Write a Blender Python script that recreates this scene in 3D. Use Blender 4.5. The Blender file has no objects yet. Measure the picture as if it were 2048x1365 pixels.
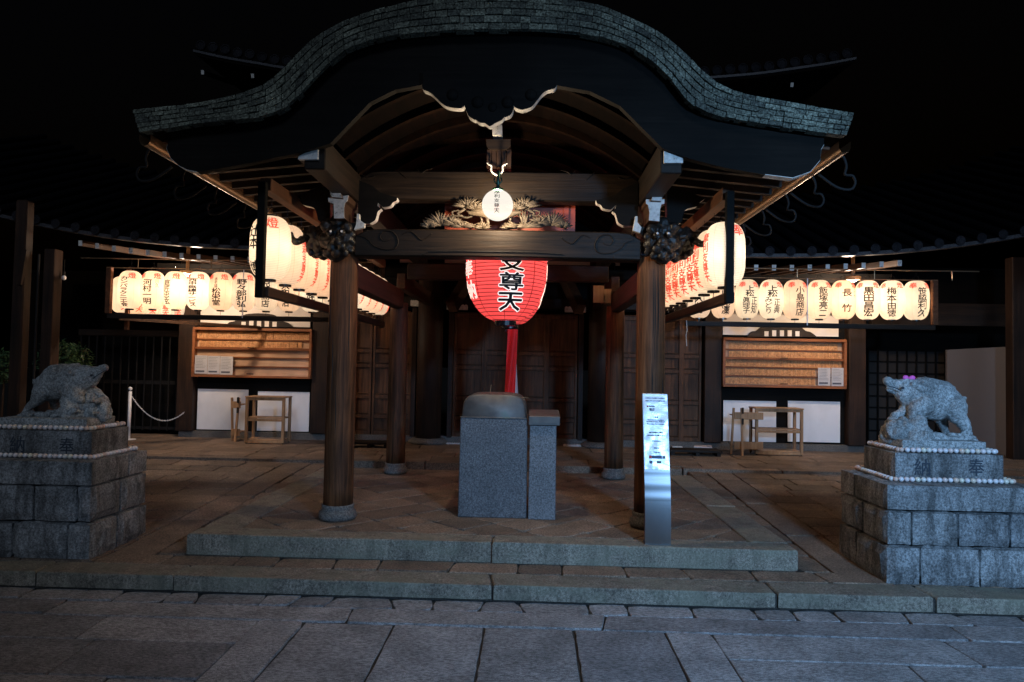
import bpy, bmesh, math, random
from mathutils import Vector, Matrix, noise
R = math.radians
random.seed(7)
sc = bpy.context.scene
COL = sc.collection

# ------------------------------------------------------------------ camera
CAM = Vector((0.3453, -6.6221, 1.4839)); YAW, PITCH, ROLL, FPX = 0.0285, 0.0346, 0.0193, 1396.06
cf = Vector((-math.sin(YAW)*math.cos(PITCH), math.cos(YAW)*math.cos(PITCH), math.sin(PITCH)))
r0 = cf.cross(Vector((0, 0, 1))).normalized(); u0 = r0.cross(cf)
cr = r0*math.cos(ROLL)+u0*math.sin(ROLL); cu = -r0*math.sin(ROLL)+u0*math.cos(ROLL)
cd = bpy.data.cameras.new('camera'); cam = bpy.data.objects.new('camera', cd); COL.objects.link(cam)
m = Matrix((cr, cu, -cf)).transposed().to_4x4(); m.translation = CAM; cam.matrix_world = m
cd.sensor_width = 36; cd.lens = FPX/2048*36; cd.clip_end = 2000; cd.clip_start = .05
sc.camera = cam
def ray(px, py): return cf+cr*((px-1024)/FPX)-cu*((py-682.5)/FPX)
def at(px, py, y):                       # survey point of the photograph on the upright plane Y = y
    d = ray(px, py); return CAM+d*((y-CAM.y)/d.y)
def flo(px, py, z):                      # survey point on the level Z = z
    d = ray(px, py); return CAM+d*((z-CAM.z)/d.z)

# ------------------------------------------------------------------ world, sun, exposure
w = bpy.data.worlds.new('World'); sc.world = w; w.use_nodes = True
nt = w.node_tree; sky = nt.nodes.new('ShaderNodeTexSky'); sky.sky_type = 'NISHITA'; sky.sun_disc = False
sky.sun_elevation = R(-4.5); sky.sun_rotation = R(200); bg = nt.nodes['Background']
nt.links.new(sky.outputs[0], bg.inputs[0]); bg.inputs[1].default_value = 0.12
sl = bpy.data.lights.new('sun', 'SUN'); sl.energy = 0.47; sl.angle = R(12); sl.color = (.64, .78, 1)
so = bpy.data.objects.new('sun', sl); COL.objects.link(so)
so.rotation_euler = Vector((-.10, .89, -.45)).to_track_quat('-Z', 'Y').to_euler()
st = bpy.data.lights.new('street_lamp_light', 'SPOT'); st.energy = 2500; st.shadow_soft_size = .3; st.color = (.28, .57, 1); st.spot_size = R(86); st.spot_blend = 1
sto = bpy.data.objects.new('street_lamp_light', st); COL.objects.link(sto); sto.location = (3.4, -8.2, 3.0); sto.rotation_euler = (Vector((3.1, -1.4, .2))-Vector((3.4, -8.2, 3.0))).to_track_quat('-Z', 'Y').to_euler()
sc.view_settings.view_transform = 'Standard'; sc.view_settings.look = 'None'; sc.view_settings.exposure = 0
sc.view_settings.gamma = 1
sc.cycles.max_bounces = 6; sc.cycles.diffuse_bounces = 3; sc.cycles.transmission_bounces = 4
sc.cycles.sample_clamp_indirect = 6; sc.cycles.transparent_max_bounces = 12; sc.cycles.use_denoising = True

# ------------------------------------------------------------------ materials
def mat(name, base=(.5, .5, .5), rough=.7, metal=0, spec=.5):
    m = bpy.data.materials.new(name); m.use_nodes = True
    b = m.node_tree.nodes['Principled BSDF']
    b.inputs['Base Color'].default_value = (*base, 1); b.inputs['Roughness'].default_value = rough
    b.inputs['Metallic'].default_value = metal; b.inputs['Specular IOR Level'].default_value = spec
    return m
def N(m, t, **k):
    n = m.node_tree.nodes.new('ShaderNode'+t)
    for a, v in k.items():
        if a in n.inputs: n.inputs[a].default_value = v
        else: setattr(n, a, v)
    return n
def L(m, a, b): m.node_tree.links.new(a, b)
def coords(m, scale=(1, 1, 1), rot=(0, 0, 0), out='Object'):
    tc = N(m, 'TexCoord'); mp = N(m, 'Mapping'); mp.inputs['Scale'].default_value = scale; mp.inputs['Rotation'].default_value = rot
    L(m, tc.outputs[out], mp.inputs[0]); return mp.outputs[0]
def ramp(m, fac, stops):
    r = N(m, 'ValToRGB'); e = r.color_ramp.elements
    e[0].position, e[0].color = stops[0][0], (*stops[0][1], 1); e[1].position, e[1].color = stops[-1][0], (*stops[-1][1], 1)
    for p, c in stops[1:-1]:
        x = e.new(p); x.color = (*c, 1)
    L(m, fac, r.inputs[0]); return r.outputs[0]
def mix(m, fac, a, b, mode='MIX'):
    n = N(m, 'Mix', data_type='RGBA', blend_type=mode)
    for i, v in ((0, fac), (6, a), (7, b)):
        if hasattr(v, 'links'): L(m, v, n.inputs[i])
        else: n.inputs[i].default_value = v if not isinstance(v, tuple) else (*v, 1)
    return n.outputs[2]
def bump(m, h, strength=.4, dist=.01):
    b = N(m, 'Bump'); b.inputs['Strength'].default_value = strength; b.inputs['Distance'].default_value = dist
    L(m, h, b.inputs['Height']); L(m, b.outputs[0], m.node_tree.nodes['Principled BSDF'].inputs['Normal'])
def setc(m, c): L(m, c, m.node_tree.nodes['Principled BSDF'].inputs['Base Color'])

def wood(name, c1, c2, axis='z', rough=.55, freq=22, bmp=.35, spec=.3):
    m = mat(name, c1, rough, spec=spec)
    s = {'x': (1.2, freq, freq), 'y': (freq, 1.2, freq), 'z': (freq, freq, 1.2)}[axis]
    co = coords(m, s)
    n = N(m, 'TexNoise', Scale=1.0, Detail=6.0, Roughness=.65, Distortion=.6); L(m, co, n.inputs['Vector'])
    n2 = N(m, 'TexNoise', Scale=1.7, Detail=3.0); L(m, coords(m, (1, 1, 1)), n2.inputs['Vector'])
    c = ramp(m, n.outputs[0], [(.32, c1), (.5, tuple((a+b)/2 for a, b in zip(c1, c2))), (.68, c2)])
    c = mix(m, 1.0, c, ramp(m, n2.outputs[0], [(.3, (.55, .55, .55)), (.7, (1.25, 1.2, 1.15))]), 'MULTIPLY')
    setc(m, c); bump(m, n.outputs[0], bmp, .01)
    return m
def stone(name, c1, c2, dark=(.05, .05, .05), speck=260, island=0, blot=(.7, 1.15), bmp=.5, rough=.75, moss=None, spec=.35, pit=(1, 1, 1), pf=60., streak=0):
    m = mat(name, c1, rough, spec=spec)
    co = coords(m)
    v = N(m, 'TexNoise', Scale=float(speck), Detail=2.0, Roughness=.7); L(m, co, v.inputs['Vector'])
    b = N(m, 'TexNoise', Scale=3.2, Detail=5.0, Roughness=.65); L(m, co, b.inputs['Vector'])
    h = N(m, 'TexNoise', Scale=38.0, Detail=5.0, Roughness=.75); L(m, co, h.inputs['Vector'])
    c = ramp(m, v.outputs[0], [(.36, dark), (.46, c1), (.56, c1), (.68, c2)])
    h2 = N(m, 'TexNoise', Scale=pf, Detail=3.0, Roughness=.7); L(m, coords(m, pit), h2.inputs['Vector'])
    c = mix(m, 1.0, c, ramp(m, h2.outputs[0], [(.38, (.5, .5, .5)), (.6, (1.25, 1.25, 1.25))]), 'MULTIPLY')
    c = mix(m, 1.0, c, ramp(m, b.outputs[0], [(.3, (blot[0],)*3), (.7, (blot[1],)*3)]), 'MULTIPLY')
    if streak:
        sn_ = N(m, 'TexNoise', Scale=5.0, Detail=5.0, Roughness=.7); L(m, coords(m, (2.2, 2.2, .5)), sn_.inputs['Vector'])
        c = mix(m, 1.0, c, ramp(m, sn_.outputs[0], [(.4, (1-streak,)*3), (.55, (1, 1, 1))]), 'MULTIPLY')
    if moss:
        mn = N(m, 'TexNoise', Scale=2.4, Detail=6.0, Roughness=.7); L(m, coords(m, (1, 1, 2.5)), mn.inputs['Vector'])
        c = mix(m, ramp(m, mn.outputs[0], [(.42, (0, 0, 0)), (.68, (.75, .75, .75))]), c, moss)
    if island:
        g = N(m, 'NewGeometry')
        c = mix(m, 1.0, c, ramp(m, g.outputs['Random Per Island'], [(0, (1-island, 1-island, 1-island*.95)), (.5, (1, .98, .95)), (1, (1+island, 1+island*.9, 1+island*.8))]), 'MULTIPLY')
    setc(m, c)
    mx = N(m, 'Math', operation='ADD'); L(m, h.outputs[0], mx.inputs[0]); L(m, v.outputs[0], mx.inputs[1])
    bump(m, mx.outputs[0], bmp, .006)
    return m
def emit(name, col, strength):
    m = mat(name, col, .8)
    b = m.node_tree.nodes['Principled BSDF']
    b.inputs['Emission Color'].default_value = (*col, 1); b.inputs['Emission Strength'].default_value = strength
    return m

PILLAR = wood('weathered_pillar_wood', (.018, .007, .0035), (.16, .066, .028), 'z', .65, 26, .8, .2)
DARKX = wood('dark_wood_along', (.01, .0065, .005), (.03, .018, .011), 'x', .6, 24, .35, .25)
DARKY = wood('dark_wood_deep', (.024, .012, .007), (.07, .034, .018), 'y', .55, 24, .35, .3)
DARKZ = wood('dark_wood_upright', (.014, .008, .006), (.042, .021, .012), 'z', .6, 20, .35, .25)
BEAM = wood('aged_beam_wood', (.005, .0035, .0025), (.024, .015, .009), 'x', .5, 30, .5, .15)
DOORW = wood('door_wood', (.05, .024, .012), (.15, .07, .034), 'z', .6, 20, .35, .25)
SOFFIT = wood('soffit_board_wood', (.07, .026, .01), (.16, .06, .024), 'y', .65, 14)
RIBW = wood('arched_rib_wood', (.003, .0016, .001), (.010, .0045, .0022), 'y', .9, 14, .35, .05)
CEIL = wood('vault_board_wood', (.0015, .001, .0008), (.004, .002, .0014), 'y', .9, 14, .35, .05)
KETA = wood('dark_beam_deep', (.005, .003, .002), (.017, .010, .006), 'y', .6, 24, .4, .2)
BLACKW = wood('near_black_wood', (.003, .0026, .0022), (.008, .0065, .0055), 'x', .75, 24, .3, .12)
CARVE = wood('bleached_carving_wood', (.045, .034, .024), (.13, .10, .07), 'x', .6, 30, .5)
LION = wood('dark_carving_wood', (.006, .005, .004), (.02, .014, .011), 'x', .45, 18, .5, .35)
TROLLEY = wood('pine_wood', (.3, .17, .085), (.46, .28, .15), 'z', .5, 20, .15)
BOARDW = wood('cabinet_wood', (.2, .07, .03), (.33, .13, .055), 'x', .45, 20, .15)
BACKW = wood('pale_cabinet_back', (.55, .34, .21), (.7, .48, .32), 'x', .6, 12, .1)
RED = mat('vermilion_board', (.25, .035, .012), .5)
RIM = mat('white_gofun_paint', (.62, .6, .56), .75)
def wear(m, sc_=18.):
    n = N(m, 'TexNoise', Scale=sc_, Detail=6.0, Roughness=.75); L(m, coords(m), n.inputs['Vector'])
    setc(m, ramp(m, n.outputs[0], [(.33, (.12, .1, .08)), (.42, (.5, .48, .45)), (.6, (.68, .66, .62))])); bump(m, n.outputs[0], .3, .004)
wear(RIM)
PLASTER = mat('white_plaster', (.72, .66, .6), .85)
n_ = N(PLASTER, 'TexNoise', Scale=2.5, Detail=6.0); L(PLASTER, coords(PLASTER), n_.inputs['Vector'])
setc(PLASTER, ramp(PLASTER, n_.outputs[0], [(.3, (.6, .55, .5)), (.7, (.76, .7, .64))]))
PANEL = mat('white_painted_panel', (.72, .72, .76), .5)
n_ = N(PANEL, 'TexNoise', Scale=1.6, Detail=6.0, Roughness=.6); L(PANEL, coords(PANEL, (1, 1, .6)), n_.inputs['Vector'])
setc(PANEL, ramp(PANEL, n_.outputs[0], [(.25, (.6, .6, .62)), (.6, (.78, .78, .8))]))
PAVE = stone('granite_paving', (.28, .27, .275), (.47, .46, .465), (.1, .095, .09), 240, .25, (.65, 1.2), .9, pit=(.45, 1.1, 1), pf=75.)
PAVEW = stone('court_paving', (.21, .15, .11), (.34, .25, .185), (.08, .065, .05), 200, .3, (.6, 1.2), .8)
CURB = stone('granite_kerb', (.27, .235, .19), (.42, .38, .32), (.08, .075, .06), 220, .12, (.65, 1.15), .9, streak=.35, moss=(.2, .2, .15))
PED = stone('granite_block', (.28, .29, .3), (.43, .44, .45), (.14, .15, .16), 190, .18, (.45, 1.3), 1.0, streak=.55)
STAT = stone('statue_granite', (.38, .4, .4), (.5, .52, .52), (.17, .185, .2), 150, 0, (.6, 1.2), .7, streak=.3)
BOX = stone('dark_granite', (.10, .105, .115), (.3, .3, .31), (.035, .037, .045), 330, 0, (.75, 1.15), .4, .5)
BOX2 = stone('mid_granite', (.15, .155, .165), (.36, .36, .37), (.05, .052, .06), 330, 0, (.75, 1.15), .4, .5)
EARTH = stone('joint_earth', (.03, .028, .025), (.05, .045, .04), (.015, .014, .012), 120, 0)
BASEST = stone('pillar_base_stone', (.14, .13, .12), (.24, .22, .2), (.06, .055, .05), 180, 0)
TILE = stone('roof_tile_clay', (.004, .004, .005), (.007, .007, .008), (.002, .002, .003), 90, .2, (.7, 1.2), .3, .95, spec=.03)
TILEEDGE = stone('eave_edge_tile', (.05, .05, .058), (.08, .08, .09), (.03, .03, .034), 90, .1, (.7, 1.2), .3, .5)
TILEEND = stone('tile_end_clay', (.022, .022, .026), (.035, .035, .04), (.012, .012, .014), 90, .2, (.7, 1.2), .3, .9, spec=.05)
COPPER = stone('patinated_shingle', (.12, .135, .108), (.2, .225, .185), (.04, .046, .036), 60, .42, (.35, 1.35), .7, .7)
METAL = mat('brushed_steel', (.6, .62, .65), .28, 1)
n_ = N(METAL, 'TexNoise', Scale=1.0, Detail=4.0); L(METAL, coords(METAL, (4, 90, 260)), n_.inputs['Vector'])
L(METAL, ramp(METAL, n_.outputs[0], [(.3, (.58,)*3), (.7, (.66,)*3)]), METAL.node_tree.nodes['Principled BSDF'].inputs['Roughness'])
BRONZE = mat('dull_bronze', (.11, .1, .09), .55, .45)
n_ = N(BRONZE, 'TexNoise', Scale=7.0, Detail=6.0); L(BRONZE, coords(BRONZE), n_.inputs['Vector'])
setc(BRONZE, ramp(BRONZE, n_.outputs[0], [(.3, (.06, .055, .055)), (.6, (.11, .105, .1)), (.8, (.08, .11, .09))]))
LACQ = mat('black_lacquer', (.008, .008, .009), .25)
INK = mat('black_ink', (.004, .004, .004), .8)
IRON = mat('dark_iron', (.012, .011, .011), .7, 0, .2)
GUTTER = mat('copper_gutter', (.3, .2, .12), .4, .7)
GREENM = mat('green_bronze', (.03, .09, .06), .4, .6)
WHITEP = mat('white_gloss_paint', (.75, .75, .77), .35)
PAPER = mat('laminated_paper', (.6, .63, .74), .22, spec=.6)
n_ = N(PAPER, 'TexNoise', Scale=9.0, Detail=4.0, Roughness=.6, Distortion=1.0); L(PAPER, coords(PAPER, (1, 1, 1.6)), n_.inputs['Vector']); bump(PAPER, n_.outputs[0], .2, .010)
SHEET = mat('notice_paper', (.6, .6, .63), .35)
TXT = mat('print_grey', (.09, .1, .13), .6)
BLUEINK = mat('print_navy', (.03, .05, .12), .6)
REDINK = mat('print_red', (.5, .02, .02), .6)
SMOKE = mat('clear_glass', (1, 1, 1), .02); SMOKE.node_tree.nodes['Principled BSDF'].inputs['Transmission Weight'].default_value = 1
SMOKE.node_tree.nodes['Principled BSDF'].inputs['IOR'].default_value = 1.1
CLOTH = mat('red_cloth', (.85, .012, .01), .7); CLOTHW = mat('white_cloth', (.6, .5, .47), .8)
PINK = mat('pink_bow', (.8, .12, .5), .6)
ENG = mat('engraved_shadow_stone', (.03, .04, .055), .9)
LEAF = mat('shrub_leaf', (.035, .08, .03), .5)
g_ = N(LEAF, 'NewGeometry'); setc(LEAF, ramp(LEAF, g_.outputs['Random Per Island'], [(0, (.02, .05, .02)), (1, (.06, .12, .045))]))
BEAD = mat('pearly_bead', (.6, .55, .5), .22)
g_ = N(BEAD, 'NewGeometry'); setc(BEAD, ramp(BEAD, g_.outputs['Random Per Island'], [(0, (.72, .7, .72)), (.3, (.62, .6, .62)), (.55, (.66, .62, .5)), (.75, (.6, .42, .34)), (.9, (.75, .7, .72)), (1, (.5, .3, .22))]))
TABLET = mat('name_tablet_wood', (.5, .26, .13), .6)
def tablet():
    m = TABLET; tc = coords(m, (1, 1, 1))
    sep = N(m, 'SeparateXYZ'); L(m, tc, sep.inputs[0])
    v = N(m, 'TexNoise', Scale=55.0, Detail=1.0); L(m, coords(m, (1, .01, .02)), v.inputs['Vector'])
    base = ramp(m, v.outputs[0], [(.3, (.72, .33, .12)), (.7, (.86, .48, .21))])
    def sn(o, f):
        a = N(m, 'Math', operation='MULTIPLY'); L(m, o, a.inputs[0]); a.inputs[1].default_value = f; b = N(m, 'Math', operation='SINE'); L(m, a.outputs[0], b.inputs[0]); return b.outputs[0]
    pr = N(m, 'Math', operation='MULTIPLY'); L(m, sn(sep.outputs[0], 2*math.pi/.028), pr.inputs[0]); L(m, sn(sep.outputs[2], 2*math.pi/.042), pr.inputs[1])
    ab = N(m, 'Math', operation='ABSOLUTE'); L(m, pr.outputs[0], ab.inputs[0])
    q = N(m, 'TexNoise', Scale=30.0, Detail=1.0); L(m, tc, q.inputs['Vector'])
    ad = N(m, 'Math', operation='MULTIPLY_ADD'); L(m, q.outputs[0], ad.inputs[0]); ad.inputs[1].default_value = 1.2; L(m, ab.outputs[0], ad.inputs[2])
    setc(m, mix(m, ramp(m, ad.outputs[0], [(.98, (0, 0, 0)), (1.0, (1, 1, 1))]), base, (.14, .05, .02)))
    ad.use_clamp = False; 
    mm_ = N(m, 'Math', operation='MULTIPLY'); L(m, ad.outputs[0], mm_.inputs[0]); mm_.inputs[1].default_value = .62
    setc(m, mix(m, ramp(m, mm_.outputs[0], [(.66, (0, 0, 0)), (.74, (1, 1, 1))]), base, (.14, .05, .02)))
tablet()

# lantern papers: thin paper lit by the bulb inside it
def paper(name, col, est, ribs=None, red=False):
    m = bpy.data.materials.new(name); m.use_nodes = True; t = m.node_tree; t.nodes.remove(t.nodes['Principled BSDF'])
    out = t.nodes['Material Output']
    tr = N(m, 'BsdfTranslucent'); df = N(m, 'BsdfDiffuse'); em = N(m, 'Emission'); em.inputs[1].default_value = est
    a = N(m, 'MixShader'); a.inputs[0].default_value = .3; ad = N(m, 'AddShader')
    sep = N(m, 'SeparateXYZ'); tc = N(m, 'TexCoord'); L(m, tc.outputs['Object'], sep.inputs[0])
    mm = N(m, 'Math', operation='MULTIPLY'); L(m, sep.outputs[2], mm.inputs[0]); mm.inputs[1].default_value = ribs
    fr = N(m, 'Math', operation='FRACT'); L(m, mm.outputs[0], fr.inputs[0])
    ng = N(m, 'TexNoise', Scale=7.0, Detail=4.0); L(m, tc.outputs['Object'], ng.inputs['Vector'])
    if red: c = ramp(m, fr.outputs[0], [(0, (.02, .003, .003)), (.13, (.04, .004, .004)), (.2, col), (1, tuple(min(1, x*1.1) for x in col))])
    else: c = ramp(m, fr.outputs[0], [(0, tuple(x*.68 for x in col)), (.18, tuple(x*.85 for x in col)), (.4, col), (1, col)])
    c = mix(m, 1.0, c, ramp(m, ng.outputs[0], [(.3, (.9, .88, .86)), (.7, (1.05, 1.05, 1.05))]), 'MULTIPLY')
    # vertical seams between the paper strips
    at2 = N(m, 'Math', operation='ARCTAN2'); L(m, sep.outputs[0], at2.inputs[0]); L(m, sep.outputs[1], at2.inputs[1])
    ms = N(m, 'Math', operation='MULTIPLY'); L(m, at2.outputs[0], ms.inputs[0]); ms.inputs[1].default_value = 8/(2*math.pi)
    f2 = N(m, 'Math', operation='FRACT'); L(m, ms.outputs[0], f2.inputs[0])
    c = mix(m, 1.0, c, ramp(m, f2.outputs[0], [(0, (.8, .72, .62) if not red else (.25, .1, .1)), (.025 if red else .015, (.8, .74, .66) if not red else (.3, .1, .1)), (.035, (1, 1, 1)), (1, (1, 1, 1))]), 'MULTIPLY')
    oi = N(m, 'ObjectInfo')
    tint = ramp(m, oi.outputs['Random'], [(0, (1, .84, .7)), (.3, (1, .92, .84)), (.6, (1, .98, .9)), (1, (1.05, 1.03, 1.02))])
    if not red: c = mix(m, 1.0, c, tint, 'MULTIPLY')
    for n in (tr, df): L(m, c, n.inputs[0])
    L(m, c, em.inputs[0])
    L(m, tr.outputs[0], a.inputs[1]); L(m, df.outputs[0], a.inputs[2]); L(m, a.outputs[0], ad.inputs[0]); L(m, em.outputs[0], ad.inputs[1])
    tp = N(m, 'BsdfTransparent'); L(m, c, tp.inputs[0]); fx_ = N(m, 'MixShader'); fx_.inputs[0].default_value = .2
    L(m, ad.outputs[0], fx_.inputs[1]); L(m, tp.outputs[0], fx_.inputs[2])
    L(m, fx_.outputs[0], out.inputs[0]); return m
LPAPER = paper('lantern_paper', (.92, .82, .69), .34, 70)
LRED = paper('red_lantern_paper', (.85, .12, .12), .42, 26, True)
GLOBE = bpy.data.materials.new('lit_globe_glass'); GLOBE.use_nodes = True; GLOBE.node_tree.nodes.remove(GLOBE.node_tree.nodes['Principled BSDF'])
_e = N(GLOBE, 'Emission'); _e.inputs[0].default_value = (1, .93, .82, 1); _e.inputs[1].default_value = 1.3; _t = N(GLOBE, 'BsdfTransparent'); _x = N(GLOBE, 'MixShader'); _x.inputs[0].default_value = .5
L(GLOBE, _e.outputs[0], _x.inputs[1]); L(GLOBE, _t.outputs[0], _x.inputs[2]); L(GLOBE, _x.outputs[0], GLOBE.node_tree.nodes['Material Output'].inputs[0])
REDTXT = emit('red_lantern_ink', (.85, .06, .03), .75)
WTXT = emit('white_lantern_letter', (1, .85, .75), .95)

# ------------------------------------------------------------------ helpers
OFF = {}
def tag(o, label=None, cat=None, group=None, kind=None):
    if label: o['label'] = label
    if cat: o['category'] = cat
    if group: o['group'] = group
    if kind: o['kind'] = kind
    return o
def thing(name, loc, label, cat, group=None, rz=0):
    o = bpy.data.objects.new(name, None); COL.objects.link(o); o.location = loc; o.rotation_euler.z = rz
    o.empty_display_size = .1; OFF[o.name] = Vector(loc) if rz == 0 else Vector((0, 0, 0))
    return tag(o, label, cat, group)
class MB:
    def __init__(s): s.v = []; s.f = []; s.mi = []
    def add(s, vs, fs, mi=0):
        b = len(s.v); s.v += [Vector(x) for x in vs]
        for f in fs: s.f.append([i+b for i in f]); s.mi.append(mi)
        return s
    def box(s, x0, x1, y0, y1, z0, z1, mi=0, front=None):
        vs = [(x, y, z) for z in (z0, z1) for y in (y0, y1) for x in (x0, x1)]
        fs = [(0, 2, 3, 1), (4, 5, 7, 6), (0, 1, 5, 4), (2, 6, 7, 3), (0, 4, 6, 2), (1, 3, 7, 5)]
        for i, f in enumerate(fs): s.add([], [], 0); 
        b = len(s.v); s.v += [Vector(x) for x in vs]
        for i, f in enumerate(fs):
            s.f.append([k+b for k in f]); s.mi.append(front if (front is not None and i == 2) else mi)
        return s
    def bar(s, p, q, w, h, mi=0, endmi=None):
        p, q = Vector(p), Vector(q); d = (q-p).normalized(); up = Vector((0, 0, 1)) if abs(d.z) < .95 else Vector((0, 1, 0))
        a = d.cross(up).normalized(); c = a.cross(d)
        vs = [e+a*(i*w/2)+c*(j*h/2) for e in (p, q) for i, j in ((-1, -1), (1, -1), (1, 1), (-1, 1))]
        b = len(s.v); s.v += vs
        for k, f in enumerate([(0, 1, 2, 3), (7, 6, 5, 4), (0, 4, 5, 1), (1, 5, 6, 2), (2, 6, 7, 3), (3, 7, 4, 0)]):
            s.f.append([x+b for x in f]); s.mi.append(endmi if (endmi is not None and k == 0) else mi)
        return s
    def tube(s, pts, r, n=8, mi=0, cap=True):
        pts = [Vector(p) for p in pts]; rs = r if isinstance(r, (list, tuple)) else [r]*len(pts); b = len(s.v); pr = None
        for i, p in enumerate(pts):
            d = (pts[min(i+1, len(pts)-1)]-pts[max(i-1, 0)]).normalized()
            if pr is None: a = d.orthogonal().normalized()
            else: a = (pr-d*pr.dot(d)).normalized()
            pr = a; c = d.cross(a)
            s.v += [p+(a*math.cos(2*math.pi*k/n)+c*math.sin(2*math.pi*k/n))*rs[i] for k in range(n)]
        for i in range(len(pts)-1):
            for k in range(n): s.f.append([b+i*n+k, b+i*n+(k+1) % n, b+(i+1)*n+(k+1) % n, b+(i+1)*n+k]); s.mi.append(mi)
        if cap:
            s.f.append([b+k for k in range(n)][::-1]); s.f.append([b+(len(pts)-1)*n+k for k in range(n)]); s.mi += [mi, mi]
        return s
    def lathe(s, prof, c=(0, 0, 0), n=32, mi=0, cap=True, wob=0):
        b = len(s.v); c = Vector(c)
        for i, (r, z) in enumerate(prof):
            for k in range(n):
                a = 2*math.pi*k/n; rr = r*(1+wob*noise.noise(Vector((math.cos(a)*1.5, math.sin(a)*1.5, z*.6+c.x*3))))
                s.v.append(c+Vector((rr*math.cos(a), rr*math.sin(a), z)))
        for i in range(len(prof)-1):
            for k in range(n): s.f.append([b+i*n+k, b+i*n+(k+1) % n, b+(i+1)*n+(k+1) % n, b+(i+1)*n+k]); s.mi.append(mi)
        if cap:
            s.f.append([b+k for k in range(n)][::-1]); s.f.append([b+(len(prof)-1)*n+k for k in range(n)]); s.mi += [mi, mi]
        return s
    def prism(s, pts, y0, y1, mi=0, rim=None):          # pts: (x, z); y0 is the front
        n = len(pts); b = len(s.v)
        s.v += [Vector((x, y0, z)) for x, z in pts]+[Vector((x, y1, z)) for x, z in pts]
        s.f.append([b+i for i in range(n)]); s.f.append([b+n+i for i in range(n)][::-1]); s.mi += [mi, mi]
        for i in range(n):
            j = (i+1) % n; s.f.append([b+i, b+n+i, b+n+j, b+j]); s.mi.append(mi if rim is None else rim)
        return s
    def ball(s, c, r, n=10, mi=0, sq=(1, 1, 1)):
        c = Vector(c); b = len(s.v); h = n//2+1
        s.v.append(c+Vector((0, 0, r*sq[2])))
        for i in range(1, h):
            t = math.pi*i/h
            s.v += [c+Vector((r*sq[0]*math.sin(t)*math.cos(2*math.pi*k/n), r*sq[1]*math.sin(t)*math.sin(2*math.pi*k/n), r*sq[2]*math.cos(t))) for k in range(n)]
        s.v.append(c-Vector((0, 0, r*sq[2]))); e = len(s.v)-1
        for k in range(n): s.f.append([b, b+1+k, b+1+(k+1) % n]); s.f.append([e, b+1+(h-2)*n+(k+1) % n, b+1+(h-2)*n+k]); s.mi += [mi, mi]
        for i in range(h-2):
            for k in range(n): s.f.append([b+1+i*n+k, b+1+(i+1)*n+k, b+1+(i+1)*n+(k+1) % n, b+1+i*n+(k+1) % n]); s.mi.append(mi)
        return s
    def build(s, name, mats, parent=None, smooth=False, bev=0, seg=1, mods=None):
        me = bpy.data.meshes.new(name); o = Vector((0, 0, 0)); p = parent
        if p: o = OFF.get(p.name, o)
        me.from_pydata([tuple(v-o) for v in s.v], [], s.f)
        mats = mats if isinstance(mats, (list, tuple)) else [mats]
        for m_ in mats: me.materials.append(m_)
        for i, q in enumerate(me.polygons): q.material_index = s.mi[i]; q.use_smooth = smooth
        bm = bmesh.new(); bm.from_mesh(me); bmesh.ops.recalc_face_normals(bm, faces=bm.faces)
        if bev: bmesh.ops.bevel(bm, geom=[e for e in bm.edges if len(e.link_faces) == 2 and e.calc_face_angle(0) > .6], offset=bev, segments=seg, affect='EDGES', clamp_overlap=True)
        bm.to_mesh(me); bm.free()
        ob = bpy.data.objects.new(name, me); COL.objects.link(ob)
        if p: ob.parent = p; OFF[ob.name] = o
        return ob
def bake(ob, mods, mat_=None, smooth=True):      # evaluate modifiers into plain mesh data
    for t, k in mods:
        md = ob.modifiers.new(t, t)
        for a, v in k.items(): setattr(md, a, v)
    dg = bpy.context.evaluated_depsgraph_get(); me = bpy.data.meshes.new_from_object(ob.evaluated_get(dg))
    ob.modifiers.clear(); ob.data = me
    for p in me.polygons: p.use_smooth = smooth; p.material_index = 0
    if mat_: me.materials.clear(); me.materials.append(mat_)
    return ob
def rough(ob, amp, freq, amp2=0, freq2=1):
    me = ob.data; me.calc_loop_triangles()
    ns = [v.normal.copy() for v in me.vertices]
    for v, n in zip(me.vertices, ns):
        d = amp*noise.fractal(v.co*freq, .9, 2, 4)+(amp2*noise.noise(v.co*freq2) if amp2 else 0)
        v.co += n*d
def spl(P, n=4):
    out = []
    for i in range(len(P)-1):
        p0, p1, p2, p3 = P[max(0, i-1)], P[i], P[i+1], P[min(len(P)-1, i+2)]
        for k in range(n):
            t = k/n; out.append(tuple(.5*((2*p1[c])+(-p0[c]+p2[c])*t+(2*p0[c]-5*p1[c]+4*p2[c]-p3[c])*t*t+(-p0[c]+3*p1[c]-3*p2[c]+p3[c])*t**3) for c in range(3)))
    return out+[tuple(P[-1])]
TC = {}
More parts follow.
